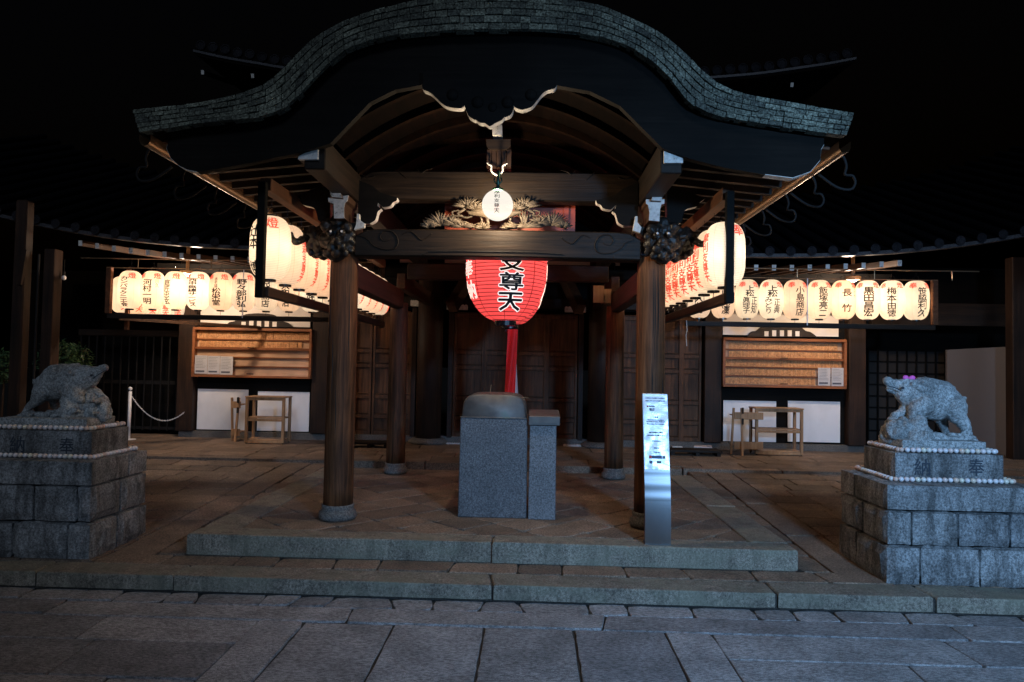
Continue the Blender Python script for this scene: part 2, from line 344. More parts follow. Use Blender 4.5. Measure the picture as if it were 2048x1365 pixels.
def glyphs(s, bold=.0, line=.92):                # text outlines as flat mesh coordinates, normalised to a unit box
    k = (s, bold, line)
    if k not in TC:
        c = bpy.data.curves.new('lettering', 'FONT'); c.body = s; c.align_x = 'CENTER'; c.offset = bold; c.space_line = line; c.resolution_u = 2
        o = bpy.data.objects.new('lettering', c); COL.objects.link(o); bpy.context.view_layer.update()
        me = bpy.data.meshes.new_from_object(o.evaluated_get(bpy.context.evaluated_depsgraph_get()))
        bpy.data.objects.remove(o)
        bm = bmesh.new(); bm.from_mesh(me)
        vs = [v.co for v in bm.verts]
        x0, x1 = min(v.x for v in vs), max(v.x for v in vs); y0, y1 = min(v.y for v in vs), max(v.y for v in vs)
        for v in bm.verts: v.co = Vector(((v.co.x-x0)/(x1-x0)-.5, (v.co.y-y0)/(y1-y0)-.5, 0))
        bm.verts.index_update()
        TC[k] = ([v.co.copy() for v in bm.verts], [[v.index for v in f.verts] for f in bm.faces]); bm.free(); bpy.data.meshes.remove(me)
    return TC[k]
def vert(s): return '\n'.join(s)
def shifts(d, k=8): return [(0, 0)]+([(d*math.cos(2*math.pi*i/k), d*math.sin(2*math.pi*i/k)) for i in range(k)] if d else [])
def flat_text(mb, s, cx, cz, wd, ht, y, bold=.0, mi=0, line=.92):
    vs, fs = glyphs(s, 0, line)
    for q, (dx, dz) in enumerate(shifts(bold*wd)): mb.add([(cx+v.x*wd+dx, y-.0001*q, cz+v.y*ht+dz) for v in vs], fs, mi)
def wrap_text(mb, s, th, cz, wd, ht, rad, bold=.0, mi=0, gap=.004, sub=.03, line=.92):
    if bold:
        for q, (dx, dz) in enumerate(shifts(bold*wd, 8 if bold > .03 else 5)): wrap_text(mb, s, th+dx/max(rad(cz), .03), cz+dz, wd, ht, rad, 0, mi, gap+.00025*q, sub, line)
        return
    vs, fs = glyphs(s, 0, line)
    bm = bmesh.new(); bv = [bm.verts.new((v.x*wd, v.y*ht, 0)) for v in vs]
    for f in fs:
        try: bm.faces.new([bv[i] for i in f])
        except ValueError: pass
    for _ in range(3):
        lg = [e for e in bm.edges if e.calc_length() > sub]
        if not lg: break
        bmesh.ops.subdivide_edges(bm, edges=lg, cuts=1); bmesh.ops.triangulate(bm, faces=[f for f in bm.faces if len(f.verts) > 3])
    bm.verts.index_update(); out = []
    for v in bm.verts:
        z = cz+v.co.y; r = rad(z)+gap; a = th+v.co.x/max(rad(cz), .03)
        out.append((r*math.sin(a), -r*math.cos(a), z))
    mb.add(out, [[v.index for v in f.verts] for f in bm.faces], mi); bm.free()

# ------------------------------------------------------------------ the ground
def clip(poly, x0, x1, y0, y1):
    for ax, val, sg in ((0, x0, 1), (0, x1, -1), (1, y0, 1), (1, y1, -1)):
        out = []
        for i in range(len(poly)):
            a, b = poly[i], poly[(i+1) % len(poly)]; da, db = (a[ax]-val)*sg, (b[ax]-val)*sg
            if da >= 0: out.append(a)
            if (da >= 0) != (db >= 0):
                t = da/(da-db); out.append((a[0]+(b[0]-a[0])*t, a[1]+(b[1]-a[1])*t))
        poly = out
        if len(poly) < 3: return None
    return poly
def slab(mb, poly, z, gap=.0055, jit=.0035, rnd=.007, thick=.06, dz=.004):
    n = len(poly); cx = sum(p[0] for p in poly)/n; cy = sum(p[1] for p in poly)/n
    ring = []
    for i in range(n):
        a, b = Vector(poly[i]), Vector(poly[(i+1) % n]); ln = (b-a).length
        if ln < .03: ring.append(a); continue
        k = max(1, int(ln/.09)); nd = Vector((-(b-a).y, (b-a).x)).normalized()
        if nd.dot(Vector((cx, cy))-a) < 0: nd = -nd
        for j in range(k):
            p = a.lerp(b, (j+(.06/ln if j == 0 and ln > .2 else 0))/k)
            if j == 0: p = p.lerp(Vector((cx, cy)), .005/max(.1, (p-Vector((cx, cy))).length))
            ring.append(p+nd*(gap*random.uniform(.6, 1.4)+jit*noise.noise(Vector((p.x*9, p.y*9, z*7)))))
    z += random.uniform(-dz, dz); c = Vector((cx, cy)); m_ = len(ring)
    ins = [p+(c-p).normalized()*rnd for p in ring]; ins2 = [p+(c-p).normalized()*rnd*.35 for p in ring]
    tx, ty = random.uniform(-.004, .004), random.uniform(-.004, .004)
    Z = lambda p, q: z+q+(p.x-cx)*tx+(p.y-cy)*ty
    vs = [(p.x, p.y, z-thick) for p in ring]+[(p.x, p.y, Z(p, -rnd*.8)) for p in ring]+[(p.x, p.y, Z(p, -rnd*.25)) for p in ins2]+[(p.x, p.y, Z(p, 0)) for p in ins]
    fs = [[r*m_+i, r*m_+(i+1) % m_, (r+1)*m_+(i+1) % m_, (r+1)*m_+i] for r in range(3) for i in range(m_)]+[[3*m_+i for i in range(m_)]]
    mb.add(vs, fs)
def rect(x0, x1, y0, y1): return [(x0, y0), (x1, y0), (x1, y1), (x0, y1)]
def row(mb, x0, x1, y0, y1, z, lo, hi, skew=.02, **k):
    x = x0; s0 = 0
    while x < x1-.02:
        nx = min(x1, x+random.uniform(lo, hi))
        if x1-nx < lo*.5: nx = x1
        s1 = random.uniform(-skew, skew) if nx < x1 else 0
        slab(mb, [(x-s0, y0), (nx-s1, y0), (nx+s1, y1), (x+s0, y1)], z, **k); x = nx; s0 = s1
g = MB(); g.add([(-300, -300, -.298), (300, -300, -.298), (300, -1.30, -.298), (-300, -1.30, -.298)], [(0, 1, 2, 3)])
g.add([(-300, -1.30, -.298), (300, -1.30, -.298), (300, -1.30, -.184), (-300, -1.30, -.184)], [(0, 1, 2, 3)])
g.add([(-300, -1.30, -.184), (300, -1.30, -.184), (300, 300, -.184), (-300, 300, -.184)], [(0, 1, 2, 3)])
tag(g.build('ground', EARTH), kind='structure')
ZL, ZM = -.285, -.17
mb = MB()
row(mb, -9, 9, -1.56, -1.335, ZL, .22, .5, .035, gap=.004, rnd=.006)
row(mb, -9, -3.0, -1.84, -1.565, ZL, .6, 1.2); row(mb, -3.0, 3.3, -1.84, -1.565, ZL, 1.6, 2.6, .05); row(mb, 3.3, 9, -1.84, -1.565, ZL, .8, 1.4)
for x0, x1 in ((-1.16, -.55), (-.55, .06), (.06, .66), (.66, 1.27)):
    y = -1.85
    for ln in (random.uniform(1.6, 2.1), 1.4, 1.2, 1.2, 1.2): slab(mb, [(x0, y-ln), (x1, y-ln), (x1+.0, y), (x0, y)], ZL, gap=.009); y -= ln
for x0, x1 in ((-1.47, -1.16), (1.27, 1.58)):
    y = -1.85
    for ln in (1.5, 1.3, 1.2, 1.2): slab(mb, rect(x0, x1, y-ln, y), ZL); y -= ln
y = -1.85
for k, hgt in enumerate((.4, .5, .46, .5, .5, .5, .5, .5)):
    row(mb, -10, -1.47, y-hgt, y, ZL, .55, 1.5, .02); row(mb, 1.58, 10, y-hgt, y, ZL, .45, 1.6, .02); y -= hgt
tag(mb.build('pavement', PAVE), kind='structure')
# low granite step across the whole front, then the court at its level
mb = MB(); row(mb, -9, -2.35, -1.33, -1.03, ZM, 1.6, 2.4, .02, thick=.11, rnd=.016); row(mb, -2.35, 2.2, -1.33, -1.03, ZM, 2.1, 2.6, .02, thick=.11, rnd=.016); row(mb, 2.2, 9, -1.33, -1.03, ZM, 1.1, 1.5, .02, thick=.11, rnd=.016)
tag(mb.build('granite_step', CURB), kind='structure')
mb = MB(); PX0, PX1, PY0, PY1 = -2.55, 2.59, -.74, 3.2
row(mb, -3.15, 3.15, -1.02, PY0-.005, ZM, .3, .62, .02)
for sx in (-1, 1):
    xi = PX0 if sx < 0 else PX1
    a, b = sorted((xi+sx*.01, xi+sx*.26)); y = -1.02 if False else PY0
    while y < 3.5: ln = random.uniform(.3, .55); slab(mb, rect(a, b, y, min(3.5, y+ln)), ZM); y += ln
    x = xi+sx*.27; a, b = sorted((x, x+sx*.36)); y = -1.02
    while y < 3.5: ln = random.uniform(.9, 1.5); slab(mb, rect(a, b, y, min(3.5, y+ln)), ZM); y += ln
    a, b = sorted((x+sx*.37, sx*9.5)); y = -1.0
    while y < 3.5: hgt = .34; row(mb, a, b, y, y+hgt, ZM, .35, .7, .01); y += hgt
for v in mb.v: v.z += .18*min(1, max(0, (v.y+.6)/4))
tag(mb.build('court_paving', PAVEW), kind='structure')
# temple terrace
ZT = .05
mb = MB(); row(mb, -9, 9, 3.5, 3.72, ZT, 1.2, 2.4, .01, thick=.2); y = 3.73
for hgt in (.5, .45, .5, .6, .7): row(mb, -9, 9, y, y+hgt, ZT, .4, .9, .03, gap=.006); y += hgt
tag(mb.build('terrace', PAVEW), kind='structure')
# porch platform: kerb stones and diamond-laid floor
mb = MB(); BW = .26
for x0, x1 in ((PX0, .04), (.04, PX1)): slab(mb, [(x0, PY0), (x1, PY0), (x1, PY0+BW), (x0, PY0+BW)], 0, thick=.17, rnd=.02, gap=.004, dz=.002)
for x0, x1 in ((PX0, PX0+.34), (PX1-.34, PX1)):
    y = PY0+BW
    for ln in (1.55, 1.2, .95): slab(mb, rect(x0, x1, y, y+ln), 0, thick=.17, rnd=.016, gap=.004, dz=.002); y += ln
tag(mb.build('platform_kerb', CURB), kind='structure')
mb = MB(); D = .56
for i in range(-8, 9):
    for j in range(-3, 16):
        cx, cy = i*D+(j % 2)*D/2+.02, j*D/2-.3
        p = clip([(cx-D/2, cy), (cx, cy-D/2), (cx+D/2, cy), (cx, cy+D/2)], PX0+.345, PX1-.345, PY0+BW+.005, PY1)
        if p: 
            q = [p[0]]
            for t in p[1:]:
                if (Vector(t)-Vector(q[-1])).length > .02: q.append(t)
            if (Vector(q[0])-Vector(q[-1])).length < .02: q.pop()
            if len(q) > 2: slab(mb, q, -.002, gap=.004, rnd=.007, thick=.1, dz=.0025)
mb.box(PX0+.02, PX1-.02, PY0+.03, PY1, -.19, -.03)
tag(mb.build('platform_paving', PAVEW), kind='structure')

# ------------------------------------------------------------------ the porch
porch = thing('entrance_porch', (0, 1.4, 0), 'dark timber porch on four posts under a bow-curved shingled gable roof', 'porch')
YF = -1.3
def interp(px, n):
    pts = [at(a, b, YF) for a, b in px]; xs = [p.x for p in pts]
    # monotone smooth resample by x (Catmull-Rom)
    out = []
    for k in range(n):
        x = xs[0]+(xs[-1]-xs[0])*k/(n-1); i = max(j for j in range(len(xs)-1) if xs[j] <= x+1e-9) if x > xs[0] else 0
        i = min(i, len(xs)-2); x0, x1 = xs[i], xs[i+1]; t = (x-x0)/(x1-x0)
        def sl(j):
            a, b = max(0, j-1), min(len(xs)-1, j+1); return (pts[b].z-pts[a].z)/(xs[b]-xs[a])
        h = x1-x0; z = (2*t**3-3*t*t+1)*pts[i].z+(t**3-2*t*t+t)*h*sl(i)+(-2*t**3+3*t*t)*pts[i+1].z+(t**3-t*t)*h*sl(i+1)
        out.append((x, z))
    return out
NT = 121
TOP = interp([(264, 219), (419, 201), (520, 172), (563, 140), (591, 110), (637, 69), (708, 33), (786, 10), (870, -6), (985, -12), (1090, -6), (1187, 6), (1250, 29), (1320, 64), (1375, 109), (1414, 150), (1461, 178), (1586, 205), (1709, 225)], NT)
BOT = interp([(282, 268), (395, 250), (512, 238), (563, 223), (598, 194), (641, 148), (688, 105), (766, 78), (864, 66), (1000, 62), (1100, 64), (1195, 76), (1273, 105), (1332, 152), (1375, 205), (1422, 230), (1547, 254), (1690, 273)], NT)
s_ = MB(); NC = 5
def edge(u, v):
    k = u*(NT-1); i = min(NT-2, int(k)); t = k-i
    a = [TOP[i][c]*(1-t)+TOP[i+1][c]*t for c in (0, 1)]; b = [BOT[i][c]*(1-t)+BOT[i+1][c]*t for c in (0, 1)]
    return a[0]*(1-v)+b[0]*v, a[1]*(1-v)+b[1]*v
alen = [0]
for i in range(1, NT): alen.append(alen[-1]+math.dist(TOP[i], TOP[i-1]))
def uat(s):
    for i in range(1, NT):
        if alen[i] >= s: return (i-1+(s-alen[i-1])/(alen[i]-alen[i-1]))/(NT-1)
    return 1.
for c in range(NC):
    s = 0 if c % 2 else -.05
    v0, v1 = c/NC, (c+1)/NC
    while s < alen[-1]:
        ln = random.uniform(.06, .16); a, b = uat(max(0, s+.003)), uat(min(alen[-1], s+ln-.003)); s += ln
        if b-a < .001: continue
        y = YF-.004*c-random.uniform(0, .014); g1 = random.uniform(-.02, .02)
        q = [edge(a, v0+.008), edge(b, v0+.008), edge(b, v1-.012+g1), edge(a, v1-.012+g1*.3)]
        vs = [(p[0], y+(.010 if k < 2 else 0), p[1]) for k, p in enumerate(q)]+[(p[0], YF+.06, p[1]) for p in q]
        s_.add(vs, [(0, 1, 2, 3), (4, 7, 6, 5), (0, 4, 5, 1), (1, 5, 6, 2), (2, 6, 7, 3), (3, 7, 4, 0)])
s_.build('shingle_edge', COPPER, porch)
# roof body behind the shingle edge, rising towards the hall
rb = MB(); ys = [YF+.02, 0, 1.4, 2.8, 4.2]
for yi, y in enumerate(ys):
    up = .10*(y-YF)**1.0*.55
    rb.v += [Vector((x, y, z-.004+up*.25)) for x, z in TOP]+[Vector((x, y, z+.004)) for x, z in BOT]
for yi in range(len(ys)-1):
    for i in range(NT-1):
        a = yi*2*NT+i; rb.f.append([a, a+1, a+1+2*NT, a+2*NT]); b = a+NT; rb.f.append([b, b+2*NT, b+1+2*NT, b+1]); rb.mi += [0, 1]
    for e in (0, NT-1): a = yi*2*NT+e; rb.f.append([a, a+2*NT, a+3*NT, a+NT]); rb.mi.append(0)
for i in range(NT-1): rb.f.append([i, i+NT, i+NT+1, i+1]); rb.mi.append(0)
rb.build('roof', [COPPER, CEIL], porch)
# curved bargeboard with a white painted lower edge
def zb(x):
    k = (x-BOT[0][0])/(BOT[-1][0]-BOT[0][0])*(NT-1); i = max(0, min(NT-2, int(k))); t = k-i; return BOT[i][1]*(1-t)+BOT[i+1][1]*t
HB = [(335, 290), (333, 297), (342, 318), (360, 334), (375, 341), (395, 345), (470, 332), (540, 318), (590, 308), (630, 297), (661, 287), (700, 246), (740, 205), (790, 180), (846, 170), (900, 164), (984, 160), (1060, 164), (1113, 171), (1180, 183), (1240, 212), (1290, 262), (1325, 297), (1380, 318), (1450, 336), (1530, 350), (1585, 357), (1620, 345), (1640, 322), (1642, 300), (1648, 290)]
hb = [(p.x, p.z) for p in (at(a, b, YF+.1) for a, b in HB)]
up = [(x, zb(x)+.02) for x in [hb[0][0]+(hb[-1][0]-hb[0][0])*k/60 for k in range(61)]][::-1]
mb = MB(); mb.prism(hb+up, YF+.1, YF+.17, 0)
mb.build('bargeboard', BLACKW, porch)
for lo, hi in ((0, 6), (25, 31)):          # painted scalloped tips
    t_ = MB(); sg = hb[lo:hi]
    for i in range(len(sg)-1):
        (x0, z0), (x1, z1) = sg[i], sg[i+1]
        t_.add([(x0, YF+.096, z0), (x1, YF+.096, z1), (x1, YF+.176, z1-.004), (x0, YF+.176, z0-.004), (x0, YF+.096, z0+.004), (x1, YF+.096, z1+.004)], [(0, 1, 2, 3), (0, 4, 5, 1)])
    t_.build('painted_tip', RIM, porch)
def plate(name, pts, y, th, face=BLACKW, rim=RIM, parent=porch, bev=0):
    q = [(p.x, p.z) for p in (at(a, b, y) for a, b in pts)]
    return MB().prism(q, y, y+th, 0, 1).build(name, [face, rim], parent)
def smooth_px(pts, n=5):
    out = []
    for i in range(len(pts)-1):
        p0, p1, p2, p3 = pts[max(0, i-1)], pts[i], pts[i+1], pts[min(len(pts)-1, i+2)]
        for k in range(n):
            t = k/n; out.append(tuple(.5*((2*p1[c])+(-p0[c]+p2[c])*t+(2*p0[c]-5*p1[c]+4*p2[c]-p3[c])*t*t+(-p0[c]+3*p1[c]-3*p2[c]+p3[c])*t**3) for c in (0, 1)))
    return out+[pts[-1]]
geg = smooth_px([(846, 166), (845, 178), (861, 186), (873, 197), (886, 209), (900, 215), (922, 217), (929, 211)], 4)+smooth_px([(932, 220), (938, 233), (949, 240), (952, 240), (960, 246), (970, 247), (980, 253), (990, 247), (1003, 241), (1008, 236), (1020, 231), (1026, 222), (1027, 211)], 4)+smooth_px([(1031, 216), (1045, 220), (1063, 214), (1073, 203), (1084, 189), (1095, 181), (1108, 178), (1114, 170), (1113, 160)], 4)
ge = plate('gable_pendant', geg+[(1113, 140), (846, 140)], YF+.02, .075, BLACKW)
c_ = MB()
for cx, cy, rr in ((985, 215, 9), (955, 205, 12), (1015, 205, 12), (905, 190, 12), (1062, 190, 12)):
    p = at(cx, cy, YF+.02); c_.ball(p, rr*.004, 12, 0, (1, .5, 1))
c_.build('boss', BLACKW, ge)
# longitudinal beams with white painted noses
def ketabeam(sx):
    mb = MB(); x = sx*1.42
    prof = [(-.085, 3.02), (.085, 3.02), (.085, 3.3), (-.085, 3.3)]
    mb.box(x-.085, x+.085, -1.13, 4.4, 3.02, 3.28)
    mb.build('eave_beam', KETA, porch, bev=.008)
    a = [(596, 319), (597, 313), (628, 297), (636, 296), (636, 319)] if sx < 0 else [(1328, 300), (1335, 301), (1366, 315), (1366, 326), (1328, 326)]
    q = [(p.x, p.z) for p in (at(u, v, -1.16) for u, v in a)]
    MB().prism(q, -1.16, -1.12).build('beam_nose', RIM, porch)
    q2 = [(p.x, p.z-.001) for p in (at(u, v, -1.16) for u, v in a)]
    MB().prism(q2, -1.118, -.2).build('beam_cladding', KETA, porch)
for sx in (-1, 1): ketabeam(sx)
# vaulted ceiling with arched ribs
def vz(x): return 3.24+.66*max(0, math.cos(math.pi/2*x/1.46))**.8
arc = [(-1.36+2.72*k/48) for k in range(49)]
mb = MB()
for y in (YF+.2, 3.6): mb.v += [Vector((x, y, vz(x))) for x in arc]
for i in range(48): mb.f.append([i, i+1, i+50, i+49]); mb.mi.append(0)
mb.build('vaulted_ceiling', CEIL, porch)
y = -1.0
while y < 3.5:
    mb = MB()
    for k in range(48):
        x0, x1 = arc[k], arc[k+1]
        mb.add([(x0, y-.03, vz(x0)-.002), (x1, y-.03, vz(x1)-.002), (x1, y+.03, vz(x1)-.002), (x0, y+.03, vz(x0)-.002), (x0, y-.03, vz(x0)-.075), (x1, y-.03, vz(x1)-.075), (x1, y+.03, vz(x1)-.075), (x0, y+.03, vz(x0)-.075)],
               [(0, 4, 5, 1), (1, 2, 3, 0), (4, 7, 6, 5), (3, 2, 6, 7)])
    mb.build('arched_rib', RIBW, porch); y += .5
# side eaves: soffit boards, rafters, gutters with iron hooks
for sx in (-1, 1):
    xe = 2.66*sx
    mb = MB(); a, b = sorted((1.5*sx, xe)); za, zb_ = (3.34, 3.225) 
    p = [(1.5*sx, 3.335), (xe, 3.225)]
    mb.add([(p[0][0], YF+.18, p[0][1]), (p[1][0], YF+.18, p[1][1]), (p[1][0], 4.1, p[1][1]), (p[0][0], 4.1, p[0][1]), (p[0][0], YF+.18, p[0][1]+.02), (p[1][0], YF+.18, p[1][1]+.02), (p[1][0], 4.1, p[1][1]+.02), (p[0][0], 4.1, p[0][1]+.02)], [(0, 1, 2, 3), (4, 7, 6, 5), (0, 4, 5, 1), (1, 5, 6, 2), (2, 6, 7, 3), (3, 7, 4, 0)])
    mb.build('soffit', SOFFIT, porch)
    y = -1.02
    while y < 4.0:
        MB().bar((1.5*sx, y, 3.295), (2.6*sx, y, 3.19), .062, .075).build('rafter', DARKX, porch); y += .27
    mb = MB(); gx = 2.74*sx if sx < 0 else 2.72
    pts = [(-.045, .04), (-.045, -.01), (-.03, -.04), (0, -.05), (.03, -.04), (.045, -.01), (.045, .04)]
    for y in (YF+.05, 4.0): mb.v += [Vector((gx+u, y, 3.21+v)) for u, v in pts]
    for i in range(6): mb.f.append([i, i+1, i+8, i+7]); mb.mi.append(0)
    gt = mb.build('gutter', GUTTER, porch, smooth=True)
    for k, y in enumerate([-1.05, -.45, .2, .9, 1.6, 2.4]):
        o = sx
        MB().tube(spl([(gx-.06*o, y, 3.27), (gx+.06*o, y, 3.21), (gx+.1*o, y, 3.12), (gx+.09*o, y, 3.05), (gx+.15*o, y, 3.04), (gx+.17*o, y, 2.98), (gx+.13*o, y, 2.93), (gx+.02*o, y, 2.95), (gx-.12*o, y, 3.05)]), .011, 6).build('gutter_hook', IRON, gt, smooth=True)
# pillars
def pillar(x, y, r, ztop, zb0):
    n = 40
    p = MB().lathe([(r*1.0, .14), (r, .3), (r*.985, 1.2), (r*.965, ztop-.15), (r*.93, ztop)], (x, y, 0), n, wob=.025).build('pillar', PILLAR, porch, smooth=True)
    MB().lathe([(r*1.0, 0), (r*1.22, .005), (r*1.3, .03), (r*1.24, .075), (r*1.07, .095), (r*1.1, .12), (r*1.1, .142)], (x, y, 0), n).build('base_stone', BASEST, p, smooth=True)
    return p
for x, y in ((-1.465, 0), (1.465, 0)): 
    p = pillar(x, y, .138, 2.52, 0)
    c = MB()
    for k in range(5):
        a = -math.pi/2+random.uniform(-.9, .9); z0 = random.uniform(.4, 1.9); ln = random.uniform(.25, .8)
        c.tube([(x+.1355*math.cos(a+.03*math.sin(t*5)), y+.1355*math.sin(a+.03*math.sin(t*5)), z0+ln*t) for t in [i/8 for i in range(9)]], [.0015, .003, .004, .0045, .005, .004, .003, .002, .001], 5)
    c.build('drying_crack', INK, p)
for x, y in ((-1.465, 2.8), (1.465, 2.8)): pillar(x, y, .125, 2.3, 0)
# crossbeams
def beam(name, y0, y1, x0, x1, z0, z1, mat_=BEAM, camber=.02):
    mb = MB(); n = 24; pr = []
    for k in range(n+1):
        t = k/n; x = x0+(x1-x0)*t; e = min(t, 1-t)*12; e = min(1, e); sh = (1-math.sqrt(max(0, 1-(1-e)**2)))
        pr.append((x, z1-.07*sh+camber*math.sin(math.pi*t)*.4, z0+.0*sh+camber*.5*math.sin(math.pi*t)))
    mb.prism([(x, b) for x, a, b in pr]+[(x, a) for x, a, b in reversed(pr)], y0, y1)
    return mb.build(name, mat_, porch, bev=.012)
b1 = beam('lower_crossbeam', -.11, .1, -1.35, 1.35, 2.485, 2.745)
b2 = beam('upper_crossbeam', .02, .18, -1.35, 1.35, 3.05, 3.335)
def scroll(pts, y, par, r=.0065):
    q = smooth_px(pts, 5); MB().tube([at(a, b, y)+Vector((0, 0, 0)) for a, b in q], [r*(.4+.6*math.sin(math.pi*(i+.5)/len(q))) for i in range(len(q))], 6).build('carved_scroll', BEAM, par, smooth=True)
for f in (lambda x: x, lambda x: 1986-x):
    dy = 0 if f(0) == 0 else 8
    for L_ in ([(718, 473), (735, 480), (745, 491), (765, 500), (790, 498), (796, 482), (786, 466), (768, 464), (760, 475), (768, 484), (780, 480)], [(805, 470), (820, 464), (832, 472), (842, 481), (855, 476), (864, 468)]):
        scroll([(f(a), b+dy-1) for a, b in L_], -.113, b1)
    for L_ in ([(718, 345), (735, 356), (750, 353)], [(795, 340), (805, 350), (815, 358)], [(835, 338), (842, 347), (852, 341), (865, 338)]): scroll([(f(a), b+dy*.4) for a, b in L_], .015, b2, .005)
lamp = MB()
mw = MB().tube([at(a, b, -.118) for a, b in ((840, 511), (857, 503), (921, 503), (984, 504), (1064, 505), (1126, 509))], .004, 5)
mw.build('conduit', IRON, b1)
# side beams between front and back posts
for sx in (-1, 1):
    MB().box(sx*1.465-.07, sx*1.465+.07, .1, 2.75, 2.22, 2.46).build('side_beam', DARKY, porch, bev=.01)
    MB().box(sx*1.465-.06, sx*1.465+.06, 2.88, 5.7, 2.5, 2.72).build('tie_beam', DARKY, porch, bev=.01)
MB().box(-1.36, 1.36, 2.74, 2.86, 2.62, 2.84).build('rear_crossbeam', DARKX, porch, bev=.01)
# bearing blocks and bracket arms with painted ends
def bracket(x, y, sx):
    MB().box(x-.13, x+.13, y-.13, y+.13, 2.76, 2.8).add([(x-.09, y-.09, 2.7), (x+.09, y-.09, 2.7), (x+.09, y+.09, 2.7), (x-.09, y+.09, 2.7), (x-.13, y-.13, 2.76), (x+.13, y-.13, 2.76), (x+.13, y+.13, 2.76), (x-.13, y+.13, 2.76)], [(0, 1, 5, 4), (1, 2, 6, 5), (2, 3, 7, 6), (3, 0, 4, 7), (0, 3, 2, 1)]).build('bearing_block', DARKX, porch)
for sx, pxs in ((-1, 1), (1, 1)):
    x = 1.465*sx; bracket(x, .03, sx)
    if sx < 0: T = [(656, 396), (697, 391), (695, 402), (690, 406), (688, 416), (688, 432), (689, 437), (668, 437), (668, 425), (667, 408), (657, 404)]; U = [(657, 369), (678, 369), (680, 384), (684, 396), (663, 394), (659, 382)]
    else: T = [(1292, 399), (1329, 399), (1329, 408), (1323, 409), (1320, 420), (1319, 443), (1298, 441), (1299, 425), (1296, 410), (1292, 408)]; U = [(1306, 375), (1326, 376), (1325, 386), (1323, 402), (1303, 401), (1306, 388)]
    for nm, pp, yy in (('bracket_arm', T, -.30), ('bracket_nose', U, -.36)):
        q = [(p.x, p.z) for p in (at(a, b, yy) for a, b in pp)]
        MB().prism(q, yy, yy+.006).build(nm+'_face' if False else nm, RIM, porch)
        MB().prism([(a, b-.001) for a, b in q], yy+.007, .05).build(nm, DARKY, porch)
# white edged carved consoles beside the post tops
def console(name, pts, y, f=lambda x: x, th=.09, dy=0):
    plate(name, [(f(a), b+dy) for a, b in pts], y, th)
CI = smooth_px([(795, 396), (793, 402), (786, 405), (782, 411), (774, 414), (765, 415)], 3)+smooth_px([(756, 406), (756, 413), (762, 418), (756, 423), (753, 433), (750, 441), (740, 447)], 3)
console('carved_console', CI+[(716, 447), (716, 360), (745, 372), (760, 385)], -.04)
console('carved_console', [(1986-a+1, b+5) for a, b in CI]+[(1276, 452), (1276, 365), (1247, 377), (1232, 390)], -.04)
CO = smooth_px([(590, 395), (600, 402), (606, 410), (622, 414), (630, 419), (634, 430), (636, 440), (643, 446)], 3)
console('carved_console', CO+[(660, 446), (660, 372), (620, 380)], -.04)
console('carved_console', [(2000-a, b+3) for a, b in CO]+[(1334, 450), (1334, 376), (1380, 384)], -.04)
plate('corner_curl', [(714, 428), (718, 428), (719, 440), (729, 447), (728, 455), (708, 460), (712, 450)], -.14, .05, RIM)
plate('corner_curl', [(1271, 433), (1275, 433), (1275, 445), (1283, 455), (1280, 466), (1266, 461), (1268, 450)], -.14, .05, RIM)
# struts over the upper beam
MB().prism([(p.x, p.z) for p in (at(a, b, -.06) for a, b in ((984, 249), (1004, 249), (1004, 270), (985, 270)))], -.06, .1).build('ridge_block', RIM, porch)
MB().prism([(p.x, p.z) for p in (at(a, b, -.03) for a, b in ((972, 279), (1021, 279), (1021, 291), (1014, 299), (978, 299), (973, 291)))], -.03, .18).build('ridge_bracket', DARKX, porch)
mb = MB(); 
for k in range(5): 
    a = at(974+k*10, 300, 0); b = at(982+k*10, 334, 0); mb.box(a.x, b.x, 0+.02*(k % 2), .16, b.z, a.z)
mb.build('king_strut', DARKZ, porch)
fr = smooth_px([(974, 326), (978, 330), (983, 333), (982, 341), (987, 347), (994, 351), (1001, 347), (1006, 341), (1005, 333), (1010, 330), (1015, 327)], 3)
q = [at(a, b, -.1) for a, b in fr]; MB().tube(q, [.006]*3+[.009]*(len(q)-6)+[.006]*3, 6).build('painted_curl', RIM, porch, smooth=True)

# carved transom: pines and a bird between the beams, red board behind
RB = at(890, 392, .3); RE = at(1150, 460, .3)
MB().box(RB.x, RE.x, .3, .33, RE.z-.02, RB.z+.02).build('red_board', RED, porch)
MB().box(at(1128, 400, .29).x, at(1138, 400, .29).x, .28, .298, RE.z, RB.z).build('red_board_rib', RED, porch)
tr = MB(); YC = -.02
def fan(cx, cy, rx, ry, a0, a1, n, y=YC):
    for k in range(n):
        a = R(a0+(a1-a0)*k/(n-1)); e = (cx+rx*math.cos(a)*random.uniform(.85, 1.05), cy-ry*math.sin(a)*random.uniform(.85, 1.05))
        p, q = at(cx, cy, y-.01), at(e[0], e[1], y-.03+random.uniform(0, .03))
        md = p.lerp(q, .6)+Vector((0, -.015, 0)); tr.tube([p, p.lerp(q, .3)+Vector((0, -.012, 0)), md, q], [.005, .011, .013, .003], 6)
def branch(pts, r, y=YC):
    r *= 1.25; q = smooth_px(pts, 4); tr.tube([at(a, b, y) for a, b in q], [r*(1-.5*i/len(q)) for i in range(len(q))], 7)
for f in (lambda x: x, lambda x: 1984-x):
    fan(f(935), 416, 36, 24, 15, 165, 13); fan(f(882), 452, 40, 30, 10, 175, 16); fan(f(905), 447, 25, 14, 20, 160, 9, YC-.01); fan(f(965), 458, 20, 14, 10, 170, 8)
    branch([(f(850), 456), (f(890), 444), (f(930), 450), (f(975), 458)], .014); branch([(f(912), 410), (f(930), 418), (f(915), 428), (f(935), 436), (f(955), 425)], .013)
    branch([(f(960), 404), (f(945), 415), (f(960), 430), (f(965), 450)], .016)
